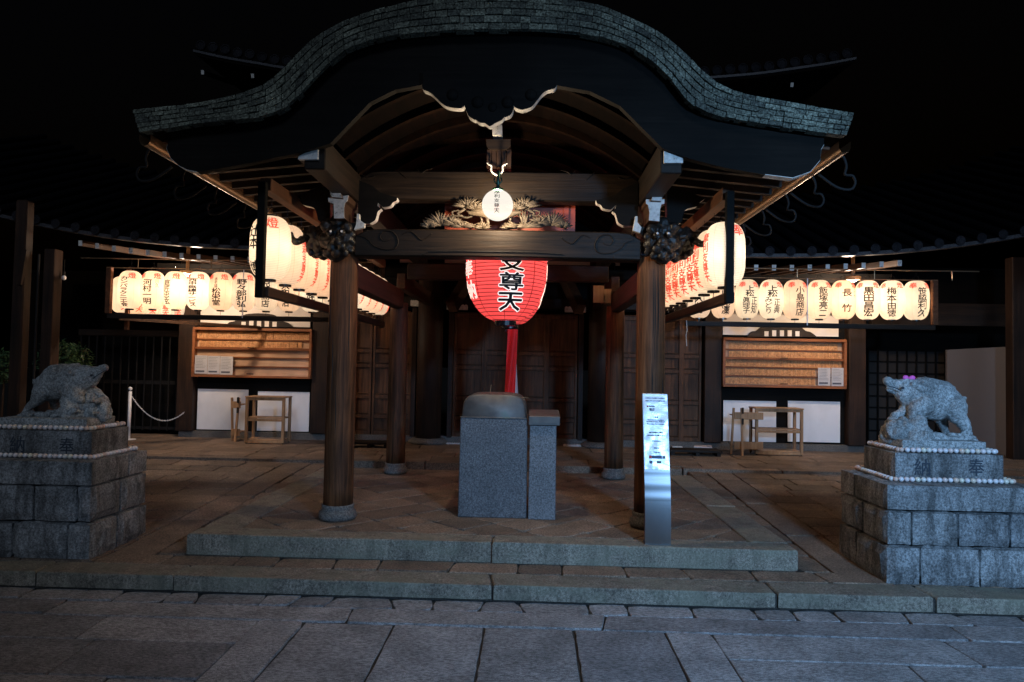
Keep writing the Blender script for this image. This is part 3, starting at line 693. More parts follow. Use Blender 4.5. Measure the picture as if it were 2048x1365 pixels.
fan(1048, 456, 16, 44, 50, 130, 4, YC-.02); fan(1048, 456, 42, 20, 10, 60, 4, YC-.02); fan(1035, 456, 30, 22, 130, 170, 3, YC-.02)
for f in (lambda x: x, lambda x: 1984-x):
    fan(f(950), 420, 26, 20, 20, 160, 9, YC-.015); fan(f(925), 455, 30, 12, 5, 175, 9, YC-.01); fan(f(858), 456, 22, 16, 20, 160, 8, YC-.01)
    branch([(f(870), 455), (f(862), 446), (f(872), 441), (f(880), 447)], .008); branch([(f(925), 432), (f(908), 432), (f(905), 424), (f(918), 421)], .009); branch([(f(975), 456), (f(960), 448), (f(945), 452), (f(930), 444), (f(912), 450)], .011)
tb = tr.build('pine_carving', CARVE, porch, smooth=True)
bd = MB()
for (a, b), (c, d), r1, r2 in (((940, 427), (958, 424), .02, .045), ((958, 424), (1000, 432), .045, .055), ((930, 421), (942, 426), .004, .02), ((1000, 432), (1040, 425), .05, .02), ((975, 440), (978, 455), .02, .012)):
    p, q = at(a, b, YC-.03), at(c, d, YC-.03)
    for k in range(9): bd.ball(p.lerp(q, k/8), r1+(r2-r1)*k/8, 10, 0, (1, .7, 1))
o = bd.build('bird_carving', CARVE, porch); bake(o, [('REMESH', dict(mode='VOXEL', voxel_size=.008)), ('SMOOTH', dict(iterations=4))], CARVE)

# lion and elephant-nosed beam heads on the post tops
def blobs(mb, lst, y, s=1/228., sq=(1, .8, 1)):
    for (px, py, r, *dy) in lst:
        mb.ball(at(px, py, y+(dy[0] if dy else 0)), r*s, 12, 0, sq)
def lion(f, name, dyp):
    mb = MB(); F = lambda l, y: blobs(mb, [(f(a), b+dyp, *c) for a, b, *c in l], y)
    F([(672, 462, 27), (672, 490, 26), (690, 480, 20), (655, 480, 20), (672, 505, 22, -.04), (660, 466, 9, -.12), (683, 466, 9, -.12), (650, 452, 12, -.06), (694, 455, 12, -.06),
       (672, 482, 11, -.15), (672, 478, 8, -.17), (661, 494, 10, -.13), (684, 494, 10, -.13), (672, 507, 10, -.12), (672, 445, 16, -.03), (703, 470, 9, -.02), (704, 486, 9), (701, 500, 9), (655, 506, 10, -.08), (690, 507, 10, -.08)], -.12)
    # elephant-nosed head pointing outwards
    F([(645, 478, 22), (630, 474, 20), (616, 472, 15), (640, 495, 16), (622, 490, 12), (632, 506, 13), (610, 484, 9), (648, 510, 13), (618, 500, 9), (604, 468, 9), (625, 460, 11), (642, 462, 13)], .02)
    for k in range(12):
        a = random.uniform(0, 6.28); F([(634+24*math.cos(a), 488+20*math.sin(a), random.uniform(5, 9), -.1-random.uniform(0, .03))], .02)
    tk = [(612, 476, 9), (604, 480, 8), (597, 484, 7), (591, 484, 6.5), (586, 480, 6), (582, 474, 6), (583, 468, 5)]
    for i in range(len(tk)-1):
        for t in (0, .25, .5, .75): F([tuple(tk[i][c]*(1-t)+tk[i+1][c]*t for c in range(3))], -.14-.09*min(i+t, 2.4))
    o = mb.build(name, LION, porch)
    bake(o, [('REMESH', dict(mode='VOXEL', voxel_size=.009)), ('SMOOTH', dict(iterations=7))], LION); rough(o, .009, 18)
    e = MB()
    for ex in (661, 683): e.ball(at(f(ex), 463+dyp, -.3), .011, 10)
    e.build('eye', mat('glass_eye', (.7, .7, .72), .1), o)
    return o
lion(lambda x: x, 'carved_lion_head', 0); lion(lambda x: 1326+(672-x)+0, 'carved_lion_head', 4)

# small framed plaque by the rear right post
pl = thing('framed_plaque', at(1203, 605, 2.5), 'small framed wooden plaque hung by the rear right post', 'plaque')
a, b = at(1187, 571, 2.5), at(1208, 606, 2.5)
MB().box(a.x, b.x, 2.5, 2.53, b.z, a.z).build('face_board', TROLLEY, pl, bev=.004)
a2 = at(1222, 606, 2.56); MB().box(b.x-.02, a2.x, 2.54, 2.7, b.z, a.z-.04).build('back_box', TROLLEY, pl, bev=.004)
q = at(1197, 588, 2.498); MB().lathe([(.035, 0), (.035, .004)], (0, 0, 0), 20).build('round_seal', REDINK, pl).matrix_local = Matrix.Translation(q-Vector(pl.location))@Matrix.Rotation(R(90), 4, 'X')

# ------------------------------------------------------------------ lanterns
RB_, HB_ = .175, .278
def lrad(z, Rm=RB_, H=HB_): t = min(1, abs(z)/H); return .05+(Rm-.05)*max(0, 1-t**3.4)**.5
def shell_mb(Rm=RB_, H=HB_, n=32, k=28, rib=0):
    pr = []
    for i in range(k+1):
        z = H*math.sin(math.pi/2*(-1+2*i/k)); pr.append((lrad(z, Rm, H)-(rib if i % 2 else 0), z))
    return MB().lathe(pr, (0, 0, 0), n, cap=False)
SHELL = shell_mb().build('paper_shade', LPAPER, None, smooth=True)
RING = MB().lathe([(.05, 0), (.056, 0), (.056, .032), (.05, .032)], (0, 0, -HB_-.018), 24).lathe([(.045, HB_-.005), (.05, HB_-.005), (.05, HB_+.014), (.045, HB_+.014)], (0, 0, 0), 24)
RING.tube([(-.045, 0, HB_+.01), (-.03, 0, HB_+.06), (0, 0, HB_+.085), (.03, 0, HB_+.06), (.045, 0, HB_+.01)], .003, 5).tube([(0, 0, HB_+.08), (0, 0, HB_+.16)], .002, 5).tube([(0, 0, -HB_-.02), (0, 0, -HB_-.07)], .003, 5)
RINGO = RING.build('black_rings', LACQ, None)
BULB = {}
def lantern(loc, label, group, texts=(), rz=0, s=(1, 1, 1), power=1.6, mats=None, col=(1, .92, .8)):
    t = thing('paper_lantern', loc, label, 'lantern', group, rz); OFF[t.name] = Vector((0, 0, 0)); t.scale = s
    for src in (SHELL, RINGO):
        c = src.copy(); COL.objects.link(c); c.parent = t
    p = (round(power, 2), col)
    if p not in BULB:
        b = bpy.data.lights.new('bulb', 'POINT'); b.energy = power; b.shadow_soft_size = .07; b.color = col; BULB[p] = b
    lo = bpy.data.objects.new('bulb', BULB[p]); COL.objects.link(lo); lo.parent = t
    for mt, items in texts:
        mb = MB()
        for (s_, th, cz, wd, ht, bd) in items: wrap_text(mb, s_, th, cz, wd, ht, lrad, bd, 0)
        mb.build('brush_lettering', mt, t)
    return t
G1 = 'large white lanterns hanging along the left eave'; G2 = 'large white lanterns hanging along the right eave'
ordn = ['first', 'second', 'third', 'fourth', 'fifth', 'sixth', 'seventh', 'eighth', 'ninth', 'tenth', 'eleventh', 'twelfth']
CH = '摩利支尊天'
for i in range(12):
    y = -.557+.392*i
    if i == 0:
        tx = [(INK, [(vert('辻本　博'), -.52, -.03, .13, .42, .02)]), (REDTXT, [('燈', .42, .2, .1, .1, .014)])]
        lb = 'big white lantern with black characters, nearest of the left eave row, behind the post'
    else:
        tx = [(REDTXT, [(vert(CH), 1.55, -.04, .1, .42, .02)])]
        lb = 'white lantern with red characters, %s from the front in the left eave row' % ordn[i] if i < 11 else 'white lantern with red characters at the hall end of the left eave row'
    lantern((-1.975, y, 2.475), lb, G1, tx, power=2.8 if i == 0 else 1.4+.9*random.random())
for i in range(11):
    y = -.55+.352*i
    if i == 0:
        tx = [(REDTXT, [('奉', .52, .195, .11, .1, .018), (vert(CH), -1.4, -.03, .1, .42, .02)])]
        lb = 'big white lantern, nearest of the right eave row, behind the post'
    else:
        tx = [(REDTXT, [(vert(CH), -1.12 if i > 1 else -1.4, -.04, .115, .43, .02)])]
        lb = 'white lantern with red characters, %s from the front in the right eave row' % ordn[i] if i < 10 else 'white lantern with red characters at the hall end of the right eave row'
    lantern((2.0, y, 2.475+.004*i), lb, G2, tx, power=2.8 if i == 0 else 1.4+.9*random.random())
# small rows in front of the hall
G3 = 'white name lanterns hanging in the left row before the hall'; G4 = 'white name lanterns hanging in the right row before the hall'
LT = [('カンバラクニエ会', -.35, .07, .40), ('河村一明', -.1, .075, .33), ('庭匠忠玄', -.5, .06, .33), ('西中無線サービス', -.42, .075, .37), ('松栄堂', -.1, .075, .23), ('野々部利弘', -.05, .085, .37), ('児見商店', 0, .07, .36), ('大和治', -.25, .07, .34), ('佐藤花', -.1, .07, .36), ('山本', 0, .08, .3)]
LD = ['angular slanting script, leftmost in the left name row', 'four bold characters and two small ones beside them', 'thin faint upper letters, third from the left', 'narrow column of eight characters left of centre', 'small script above three bold characters, fifth from the left', 'five widely spaced characters, sixth from the left', 'four characters half behind the black post', 'characters behind the nearest large lanterns, eighth from the left', 'its top hidden by the big lanterns, ninth from the left', 'last before the left front pillar']
for i in range(10):
    va = -math.atan2(-5.978+.3605*i-CAM.x, 4.15-CAM.y); s, th, wd, ht = LT[i]; th = va+[-.57, -.5, -.78, -.52, -.42, -.2, -.1, -.35, -.1, 0][i]; items = [(vert(s), th, -.035 if ht > .3 else -.09, wd*1.75, ht*1.08, .02)]
    if i == 1: items.append((vert('川久'), va+.28, .09, .05, .12, .005))
    if i == 4: items.append((vert('香老舗'), va-.45, .11, .05, .15, .006))
    red = [('燈', va+[.1, .35, 0, .2, .3, .6, .5, .4, .4, .3][i], .2, .1, .085, .018)]
    if i in (4, 5, 6, 1, 3): red.append(('奉', va-1.08, .195, .1, .08, .018))
    lantern((-5.978+.3605*i, 4.15, 2.552), 'small white lantern, '+LD[i], G3, [(INK, items), (REDTXT, red)], s=(1.03, 1.03, 1.07), power=2.3 if i in (0, 2, 3) else random.uniform(.8, 1.8))
RT = [('花', 'は'), ('花凜', ''), ('上松', ''), ('上松', ''), ('小島商店', ''), ('飯塚亮二', ''), ('長竹', ''), ('黒田昌宏', ''), ('梅本由徳', ''), ('笹脇利久', '')]
RD = ['one character showing under the slanting rail', 'two characters showing beside the black post', 'two columns of names, first full one right of the black post', 'two columns of names with hiragana in the lower left', 'four characters at its right side beside a thin white rod', 'cream coloured, four bold characters right of the thin rod', 'very bright middle, two characters far apart', 'cream coloured, the thickest heavy characters of the row', 'four characters, second from the right end', 'yellowish, characters at its right edge, at the right end of the row']
for i in range(10):
    s = RT[i][0]; va = -math.atan2(2.9+.3647*i-CAM.x, 4.15-CAM.y); th = va+[0, .25, .1, .1, .43, .35, .3, .1, 0, .5][i]
    if i == 0: it = [(vert('大花'), th, -.07, .12, .3, .022)]
    elif i == 1: it = [(vert('山花凜'), th, -.05, .125, .36, .022)]
    elif i == 2: it = [(vert('上松'), va+.25, .1, .12, .15, .02), (vert('眞理子'), va-.05, -.1, .1, .23, .016), (vert('正知'), va+.62, -.1, .09, .23, .016)]
    elif i == 3: it = [(vert('上松'), va+.14, .1, .135, .16, .02), (vert('みどり'), va-.18, -.1, .1, .23, .014), (vert('正典'), va+.52, -.11, .09, .2, .016)]
    elif i == 6: it = [(vert('長　竹'), th, -.02, .135, .32, .02), (vert('たけや'), va+1.0, .1, .04, .17, .004)]
    else: it = [(vert(s), th, -.035, .14 if i == 7 else .125, .41, .024 if i == 7 else .018)]
    red = [('奉', va+[-.4, -.4, -.43, -.5, -.3, -.4, -.43, -.7, -.8, -.25][i], .2, .1, .08, .018), ('燈', va+[.9, .9, .88, .85, 1.05, .95, 1.05, .78, .75, 1.1][i], .2, .09, .08, .018)]
    lantern((2.9+.3647*i, 4.15, 2.56+.003*i), 'small white lantern, '+RD[i], G4, [(INK, it), (REDTXT, red)], s=(1.03, 1.03, 1.07), power=2.3 if i in (3, 6) else random.uniform(.8, 1.8))
G5 = 'white lanterns in the side row at the left corner of the hall'
for i in range(5):
    lantern((-6.28+.02*i, 4.45+.38*i, 2.5), 'white lantern with red characters, %s of the row going back at the left corner' % ordn[i], G5, [(REDTXT, [(vert(CH), .75, -.03, .12, .42, .02)])], s=(1.02, 1.02, 1.05), power=1.6)
bpy.data.objects.remove(SHELL); bpy.data.objects.remove(RINGO)

# hanging frames that carry the rows
def frame(name, lab, pts, w_=.06):
    f = thing(name, pts[0][0], lab, 'lantern frame')
    for (p, q, nm, ww) in [(a, b, c, d) for a, b, c, d in pts]: MB().bar(p, q, ww, ww).build(nm, DARKZ if nm.endswith('post') else DARKY, f, bev=.004)
    return f
for sx, x in ((-1, -1.97), (1, 2.0)):
    xo = x+(.02 if sx < 0 else 0); z0 = 2.07 if sx < 0 else 2.1
    f = thing('lantern_frame', (xo, -.84, z0), 'dark wooden hanging frame of the %s eave lantern row, a thick post at its front' % ('left' if sx < 0 else 'right'), 'lantern frame', 'eave lantern frames')
    yf = -.83 if sx < 0 else -.70
    MB().box(xo-.034, xo+.034, yf-.03, yf+.03, z0-.06, 2.99).build('front_post', BLACKW, f, bev=.005)
    MB().box(xo-.01-sx*.0, xo+.06, yf+.04, 3.9, z0-.045, z0+.04).build('bottom_rail', DARKY, f, bev=.005)
    MB().box(xo-.03, xo+.03, 3.9, 3.96, z0-.06, 3.1).build('rear_post', DARKZ, f, bev=.005)
    MB().box(xo-.05, xo+.05, yf+.05, 3.9, 2.93, 3.04).build('top_beam', SOFFIT, f, bev=.005)
for sx in (-1, 1):
    x0, x1 = (-6.28, -2.6) if sx < 0 else (2.68, 6.42); z0 = 2.13 if sx < 0 else 2.17
    f = thing('lantern_frame', ((x0+x1)/2, 4.1, z0), 'dark wooden frame and wires of the %s name lantern row before the hall' % ('left' if sx < 0 else 'right'), 'lantern frame', 'name lantern frames')
    MB().box(x0, x1, 4.05, 4.12, z0-.035, z0+.04).build('bottom_rail', DARKX, f, bev=.004)
    xe = x0+.0 if sx < 0 else x1-.0
    MB().box(xe-.04, xe+.04, 4.05, 4.12, z0+.042, 2.9).build('end_post', SOFFIT, f, bev=.004)
    if sx < 0: MB().box(xe+.13, xe+.19, 4.3, 4.36, z0-.2, 2.9).build('end_post', SOFFIT, f, bev=.004); MB().bar((xe+.1, 4.2, z0-.03), (-4.6, 5.9, z0-.05), .05, .05).build('side_rail', DARKY, f)
    MB().tube([(x0-.4, 3.98, 3.0+.02), (x1+.6, 3.98, 3.02)], .009, 6).build('wire', GUTTER, f)
    MB().tube([(x0, 4.0, 2.88), (x1, 4.0, 2.88)], .006, 6).build('wire', GUTTER, f)
    for k, xx in enumerate([x0+.5+k*1.15 for k in range(4)]): MB().tube([(xx, 3.99, 3.02), (xx, 3.99, 2.88)], .006, 6).build('wire', GUTTER, f)
    q0 = at(487 if sx < 0 else 1615, 560, 4.0)
    MB().tube([(q0.x, 4.0, 2.88), (q0.x, 4.0, z0)], .008, 6).build('rod', WHITEP, f)
    if sx > 0: q0 = at(1373, 645, 3.98); MB().tube([(q0.x, 3.98, q0.z+.03), (q0.x+.01, 3.98, q0.z-.12), (q0.x-.005, 3.98, q0.z-.2), (q0.x+.008, 3.98, q0.z-.36)], .006, 5).build('paper_streamer', RIM, f)

# two red lanterns one behind the other
def red_lantern(loc, lab, front):
    t = thing('red_lantern', loc, lab, 'lantern'); OFF[t.name] = Vector((0, 0, 0)); H, Rm = .62, .445
    def rr(z): 
        u = min(1, abs(z)/H); return .11+(Rm-.11)*max(0, 1-u**2.6)**.62
    pr = []
    for i in range(65):
        z = -H+2*H*i/64; a = rr(z); pr.append((a-(.004 if i % 2 else 0), z))
    MB().lathe(pr, (0, 0, 0), 64, cap=False).build('paper_shade', LRED, t, smooth=True)
    mb = MB().lathe([(.1, -H-.05), (.118, -H-.05), (.118, -H+.015), (.1, -H+.015)], (0, 0, 0), 32).lathe([(.1, H-.01), (.118, H-.01), (.118, H+.05), (.1, H+.05)], (0, 0, 0), 32)
    for k in range(4): a = math.pi/4+k*math.pi/2; mb.tube([(.1*math.cos(a), .1*math.sin(a), -H), (.2*math.cos(a), .2*math.sin(a), -H+.05)], .004, 5)
    mb.tube([(0, 0, H), (0, 0, H+.5)], .012, 6); mb.build('black_rings', LACQ, t)
    if not front: MB().box(-.07, .07, -.04, .04, -H-.11, -H-.05).build('bottom_fitting', LACQ, t, bev=.01)
    b = bpy.data.lights.new('bulb', 'POINT'); b.energy = 10; b.shadow_soft_size = .12; b.color = (1, .82, .7)
    lo = bpy.data.objects.new('bulb', b); COL.objects.link(lo); lo.parent = t
    zt = [.36, .165, -.03, -.23, -.435]
    for mt, bd, gap, ex in ((WTXT, .062, .004, .0), (INK, .019, .009, 0)):
        mb = MB()
        for c, z in zip(CH, zt): wrap_text(mb, c, .17, z, .25, .178, rr, bd, gap=gap)
        mb.build('brush_lettering', mt, t)
    mb = MB()
    for a in (-1.12, 1.62):
        for c, z in zip('奉納奉納', (.36, .14, -.08, -.3)): wrap_text(mb, c, a, z, .21, .19, rr, .02, gap=.004)
    mb.build('white_lettering', WTXT, t)
fx = at(1012, 585, 1.0); zb_r = at(1012, 652, 1.0).z
red_lantern((fx.x, 1.0, zb_r+.67), 'front one of two big red lanterns with black characters outlined in white', True)
gx_ = at(1021, 600, 2.8); red_lantern((gx_.x, 2.8, at(1021, 665, 2.8).z+.72), 'rear one of two big red lanterns, its lower rim showing behind the front one', False)

# glowing globe
gc = at(995, 411, -.42)
t = thing('globe_lantern', gc, 'round glowing white globe with five black characters hung before the upper beam', 'lantern'); OFF[t.name] = Vector((0, 0, 0)); gr = 32*6.1/1396
MB().lathe([(gr*math.sin(math.pi*k/24)+.0005, -gr*math.cos(math.pi*k/24)) for k in range(25)], (0, 0, 0), 40, cap=False).build('glass_globe', GLOBE, t, smooth=True)
mb = MB(); grr = lambda z: math.sqrt(max(1e-4, gr*gr-z*z))
for k, c in enumerate(CH): wrap_text(mb, c, 0, (.094, .053, .011, -.031, -.073)[k], .046, .034, grr, .012, gap=.003, sub=.015)
mb.build('lettering', INK, t)
MB().lathe([(.035, gr-.006), (.05, gr-.004), (.045, gr+.012), (.02, gr+.02), (.012, gr+.05), (.02, gr+.06), (.008, gr+.1), (.008, gr+.17)], (0, 0, 0), 20).tube([(-.03, 0, gr+.11), (-.035, 0, gr+.08), (-.02, 0, gr+.06), (0, 0, gr+.04), (.02, 0, gr+.06), (.035, 0, gr+.08), (.03, 0, gr+.11)], .006, 6).tube([(0, 0, gr+.16), (0, .1, gr+.2), (0, .35, gr+.2)], .008, 6).build('bronze_fitting', GREENM, t, smooth=True)


gl = bpy.data.lights.new('globe_bulb', 'POINT'); gl.energy = 140; gl.shadow_soft_size = .03; gl.color = (1, .78, .52)
lo = bpy.data.objects.new('globe_bulb', gl); COL.objects.link(lo); lo.parent = t

# ------------------------------------------------------------------ cloth streamer and bell rope
zt_ = 1.93; q0, q1 = at(1022, 662, 2.7), at(1022, 790, 2.7)
def ribbon(name, mt, xs, y, lab, cat):
    mb = MB(); n = 24; m_ = 10
    for th in (0, .008):
        for i in range(n+1):
            z = q0.z+.02+(q1.z-.2-q0.z)*i/n
            for j in range(m_+1):
                u = j/m_; a, b = xs(i/n); x = a+(b-a)*u
                mb.v.append(Vector((x, y+th+.03*math.sin(u*7+i*.12)*(.3+i/n), z)))
    W = m_+1; S = (n+1)*W
    for k in (0, 1):
        for i in range(n):
            for j in range(m_): a = k*S+i*W+j; mb.f.append([a, a+1, a+W+1, a+W]); mb.mi.append(0)
    o = mb.build(name, mt, None, smooth=True); return tag(o, lab, cat)
X = lambda px: at(px, 700, 2.7).x
ribbon('red_streamer', CLOTH, lambda t: (X(1015)+(X(1010)-X(1015))*t, X(1035)+(X(1031)-X(1035))*t), 2.68, 'long red cloth streamer hanging from the red lanterns behind the stone burner', 'cloth streamer')
ribbon('white_streamer', CLOTHW, lambda t: (X(1016), X(1030)+(X(1041)-X(1030))*t**1.5), 2.74, 'pale cloth streamer showing behind the right edge of the red one', 'cloth streamer')

# ------------------------------------------------------------------ incense burner block
bx = thing('stone_burner', (.05, .45, 0), 'square dark granite incense burner stand with a rounded bronze cover', 'incense burner')
def taper_box(x0, x1, y0, y1, z0, z1, d): return MB().add([(x0-d, y0-d, z0), (x1+d, y0-d, z0), (x1+d, y1, z0), (x0-d, y1, z0), (x0, y0, z1), (x1, y0, z1), (x1, y1, z1), (x0, y1, z1)], [(0, 3, 2, 1), (4, 5, 6, 7), (0, 1, 5, 4), (1, 2, 6, 5), (2, 3, 7, 6), (3, 0, 4, 7)])
y0 = .2
a, b = at(921, 836, y0), at(1055, 836, y0); zt1 = a.z
taper_box(a.x, b.x, y0, y0+.6, 0, zt1, .006).build('granite_body', BOX, bx, bev=.008)
p = []
for k in range(33):
    t = k/32; an = math.pi*(1-t); cx = (a.x+b.x)/2; hw = (b.x-a.x)/2-.006
    sx_ = math.copysign(abs(math.cos(an))**.42, math.cos(an)); zz_ = max(0, math.sin(an))**.42; p.append((cx+hw*sx_*(1-.06*zz_), zt1+.235*zz_))
def hood(sc2, yy): return [((cx+(x-cx)*sc2), yy, zt1+(z-zt1)*(1-(1-sc2)*.6)+.003) for x, z in p]
mb = MB(); secs = [(.93, y0+.0), (.985, y0+.02), (1, y0+.06), (1, y0+.54), (.98, y0+.58)]
for s_, yy in secs: mb.v += [Vector(v) for v in hood(s_, yy)]
for i in range(len(secs)-1):
    for k in range(32): a_ = i*33+k; mb.f.append([a_, a_+1, a_+34, a_+33]); mb.mi.append(0)
mb.f.append(list(range(33))); mb.mi.append(0); mb.f.append([4*33+k for k in range(33)][::-1]); mb.mi.append(0)
mb.build('bronze_cover', BRONZE, bx, smooth=True)
MB().box(a.x-.002, b.x+.002, y0-.004, y0+.6, zt1, zt1+.012).build('cover_rim', BRONZE, bx, bev=.003)
q = at(980, 788, y0+.25); MB().tube([q, q+Vector((.01, 0, .09))], .0022, 4).build('incense_stick', TROLLEY, bx)
q = at(1044, 795, y0+.25); MB().tube([q, q+Vector((.07, 0, -.005))], .002, 4).build('incense_stick', TROLLEY, bx)
sb = thing('side_pillar_box', (.47, .3, 0), 'narrow granite box with a metal tray lid against the right side of the burner', 'offering box')
a, b = at(1060, 850, y0-.03), at(1113, 850, y0-.03)
taper_box(a.x, b.x, y0-.03, y0+.3, 0, a.z, .004).build('granite_body', BOX2, sb, bev=.006)
a2, b2_ = at(1057, 851, y0-.06), at(1120, 851, y0-.06)
mb = MB(); zl = a2.z; mb.add([(a2.x, y0-.06, zl-.0), (b2_.x, y0-.06, zl-.0), (b2_.x, y0+.33, zl+.03), (a2.x, y0+.33, zl+.03), (a2.x, y0-.06, zl+.09), (b2_.x, y0-.06, zl+.09), (b2_.x, y0+.33, zl+.13), (a2.x, y0+.33, zl+.13)], [(0, 3, 2, 1), (4, 5, 6, 7), (0, 1, 5, 4), (1, 2, 6, 5), (2, 3, 7, 6), (3, 0, 4, 7)])
mb.build('tray_lid', BRONZE, sb, bev=.006)
MB().box(a2.x+.03, b2_.x-.03, y0-.065, y0-.061, zl+.025, zl+.065).build('lid_recess', BRONZE, sb)

# ------------------------------------------------------------------ curved steel information stand
c0, c1 = flo(1290, 1090, 0), flo(1341, 1090, 0); sy = (c0.y+c1.y)/2; xc = (c0.x+c1.x)/2; hw = (c1.x-c0.x)/2
sn = thing('information_stand', (xc, sy, 0), 'curved brushed steel information stand with a bluish laminated notice before the right post', 'information stand')
_mb = METAL.node_tree.nodes['Principled BSDF']; _mb.inputs['Anisotropic'].default_value = .96; _mb.inputs['Anisotropic Rotation'].default_value = 0
_tg = N(METAL, 'CombineXYZ', X=1.0); L(METAL, _tg.outputs[0], _mb.inputs['Tangent'])
_bt = [0.0]
for _k in range(260):
    _z = _k*.005; _bt.append(_bt[-1]+.005*(-.10+.31*min(1, _z/.52)+(.07*math.sin((_z-.38)*52) if .36 < _z < .60 else 0)))
def bow(z): k = max(0, min(258.9, z/.005)); i = int(k); return sy+_bt[i]+(_bt[i+1]-_bt[i])*(k-i)
zs = [1.262*k/160 for k in range(161)]
xo_ = lambda z: xc-.008*z/1.26
mb = MB()
for th in (0, .05):
    for z in zs: mb.v += [Vector((xo_(z)-hw, bow(z)+th, z)), Vector((xo_(z)+hw, bow(z)+th, z))]
S = len(zs)*2
for i in range(len(zs)-1):
    a_ = 2*i; mb.f += [[a_, a_+1, a_+3, a_+2], [S+a_, S+a_+2, S+a_+3, S+a_+1], [a_, a_+2, S+a_+2, S+a_], [a_+1, S+a_+1, S+a_+3, a_+3]]; mb.mi += [0]*4
mb.f += [[0, S, S+1, 1], [S-2, S-1, 2*S-1, 2*S-2]]; mb.mi += [0, 0]
mb.build('steel_plate', METAL, sn, smooth=False)
for o_ in sn.children: 
    for p_ in o_.data.polygons: p_.use_smooth = abs(p_.normal.x) < .5 and abs(p_.normal.z) < .9
MB().box(xc-hw, xc+hw, bow(0)-.003, bow(0)+.12, -.001, .006).build('foot_plate', METAL, sn)
zp0 = .62; mb = MB(); zz = [zp0+(1.256-zp0)*k/40 for k in range(41)]
for z in zz:
    for k in range(9):
        u = -1+2*k/8; mb.v.append(Vector((xo_(z)+u*(hw-.004), bow(z)-.004-.0035*noise.noise(Vector((u*2.1, z*13, 3)))-.001, z)))
for i in range(40):
    for k in range(8): mb.f.append([i*9+k, i*9+k+1, i*9+k+10, i*9+k+9]); mb.mi.append(0)
mb.build('laminated_notice', PAPER, sn, smooth=True)
def stext(s, u, z, wd, ht, mt, bd=0):
    vs, fs = glyphs(s, 0); mb = MB()
    for q_, (dx, dz) in enumerate(shifts(.05*ht, 4)): mb.add([(xo_(z)+u+v.x*wd+dx, bow(z+v.y*ht)-.0105-.0001*q_, z+v.y*ht+dz) for v in vs], fs)
    return mb.build('notice_print', mt, sn)
stext('ご参拝の方は境内での喫煙を', .0, 1.222, .17, .010, TXT); stext('ご遠慮くださいますようお願いします', .0, 1.198, .175, .010, TXT)
stext('YouTube', -.03, 1.152, .05, .013, TXT, .02)
MB().box(xo_(1.15)-.075, xo_(1.15)-.06, bow(1.152)-.012, bow(1.152)-.009, 1.146, 1.158).build('red_play_mark', REDINK, sn)
for s, z, wd in (('公式チャンネル', 1.13, .04), ('配信中', 1.118, .035), ('ご注意', 1.06, .04), ('Please refrain from smoking on', 1.035, .12), ('the temple premises. Thank you.', 1.02, .14), ('Please refrain from drinking on', 1.0, .13), ('開門時間のご案内', .93, .1), ('参拝は静かにお願いします', .905, .13), ('Information', .86, .06), ('お知らせ', .80, .04), ('Thank you', .765, .05)): stext(s, -.03 if z > 1.1 else 0, z, wd*1.15, .0115, TXT)
for (u, z, wd, ht, mt) in ((-.055, .725, .02, .026, REDINK), (.0, .725, .085, .026, BLUEINK), (.06, .725, .024, .024, TXT), (-.052, .683, .024, .024, BLUEINK), (.018, .683, .036, .022, TXT)):
    MB().add([(xo_(z)+u+i*wd/2, bow(z+j*ht/2)-.011, z+j*ht/2) for i, j in ((-1, -1), (1, -1), (1, 1), (-1, 1))], [(0, 1, 2, 3)]).build('printed_picture', mt, sn)

# ------------------------------------------------------------------ pedestals, boars, bead strings
def block(mb, x0, x1, y0, y1, z0, z1, rough_=.012, rr=None):
    # dressed block with worn, slightly bulging faces
    nx, ny, nz = max(2, int((x1-x0)/.06)), max(2, int((y1-y0)/.06)), max(2, int((z1-z0)/.06)); cx, cy, cz = (x0+x1)/2, (y0+y1)/2, (z0+z1)/2
    idx = {}
    def V(i, j, k):
        if (i, j, k) in idx: return idx[i, j, k]
        x, y, z = x0+(x1-x0)*i/nx, y0+(y1-y0)*j/ny, z0+(z1-z0)*k/nz
        ex = [(i in (0, nx)), (j in (0, ny)), (k in (0, nz))]; ne = sum(ex); r = (rr or (.008 if rough_ > .01 else .006)) if ne >= 2 else 0
        p = Vector((x, y, z)); d = Vector((math.copysign(ex[0], x-cx), math.copysign(ex[1], y-cy), math.copysign(ex[2], z-cz)))
        p -= d*r; p += d*(rough_*noise.noise(p*7)+rough_*.4*noise.noise(p*23)) if ne == 1 else d*rough_*.5*noise.noise(p*9)
        if ne == 1: p += d*rough_*.5
        idx[i, j, k] = len(mb.v); mb.v.append(p); return idx[i, j, k]
    for i in range(nx):
        for j in range(ny):
            for k in (0, nz): mb.f.append([V(i, j, k), V(i+1, j, k), V(i+1, j+1, k), V(i, j+1, k)][::1 if k else -1]); mb.mi.append(0)
        for k in range(nz):
            for j in (0, ny): mb.f.append([V(i, j, k), V(i+1, j, k), V(i+1, j, k+1), V(i, j, k+1)][::-1 if j else 1]); mb.mi.append(0)
    for j in range(ny):
        for k in range(nz):
            for i in (0, nx): mb.f.append([V(i, j, k), V(i, j+1, k), V(i, j+1, k+1), V(i, j, k+1)][::1 if i else -1]); mb.mi.append(0)
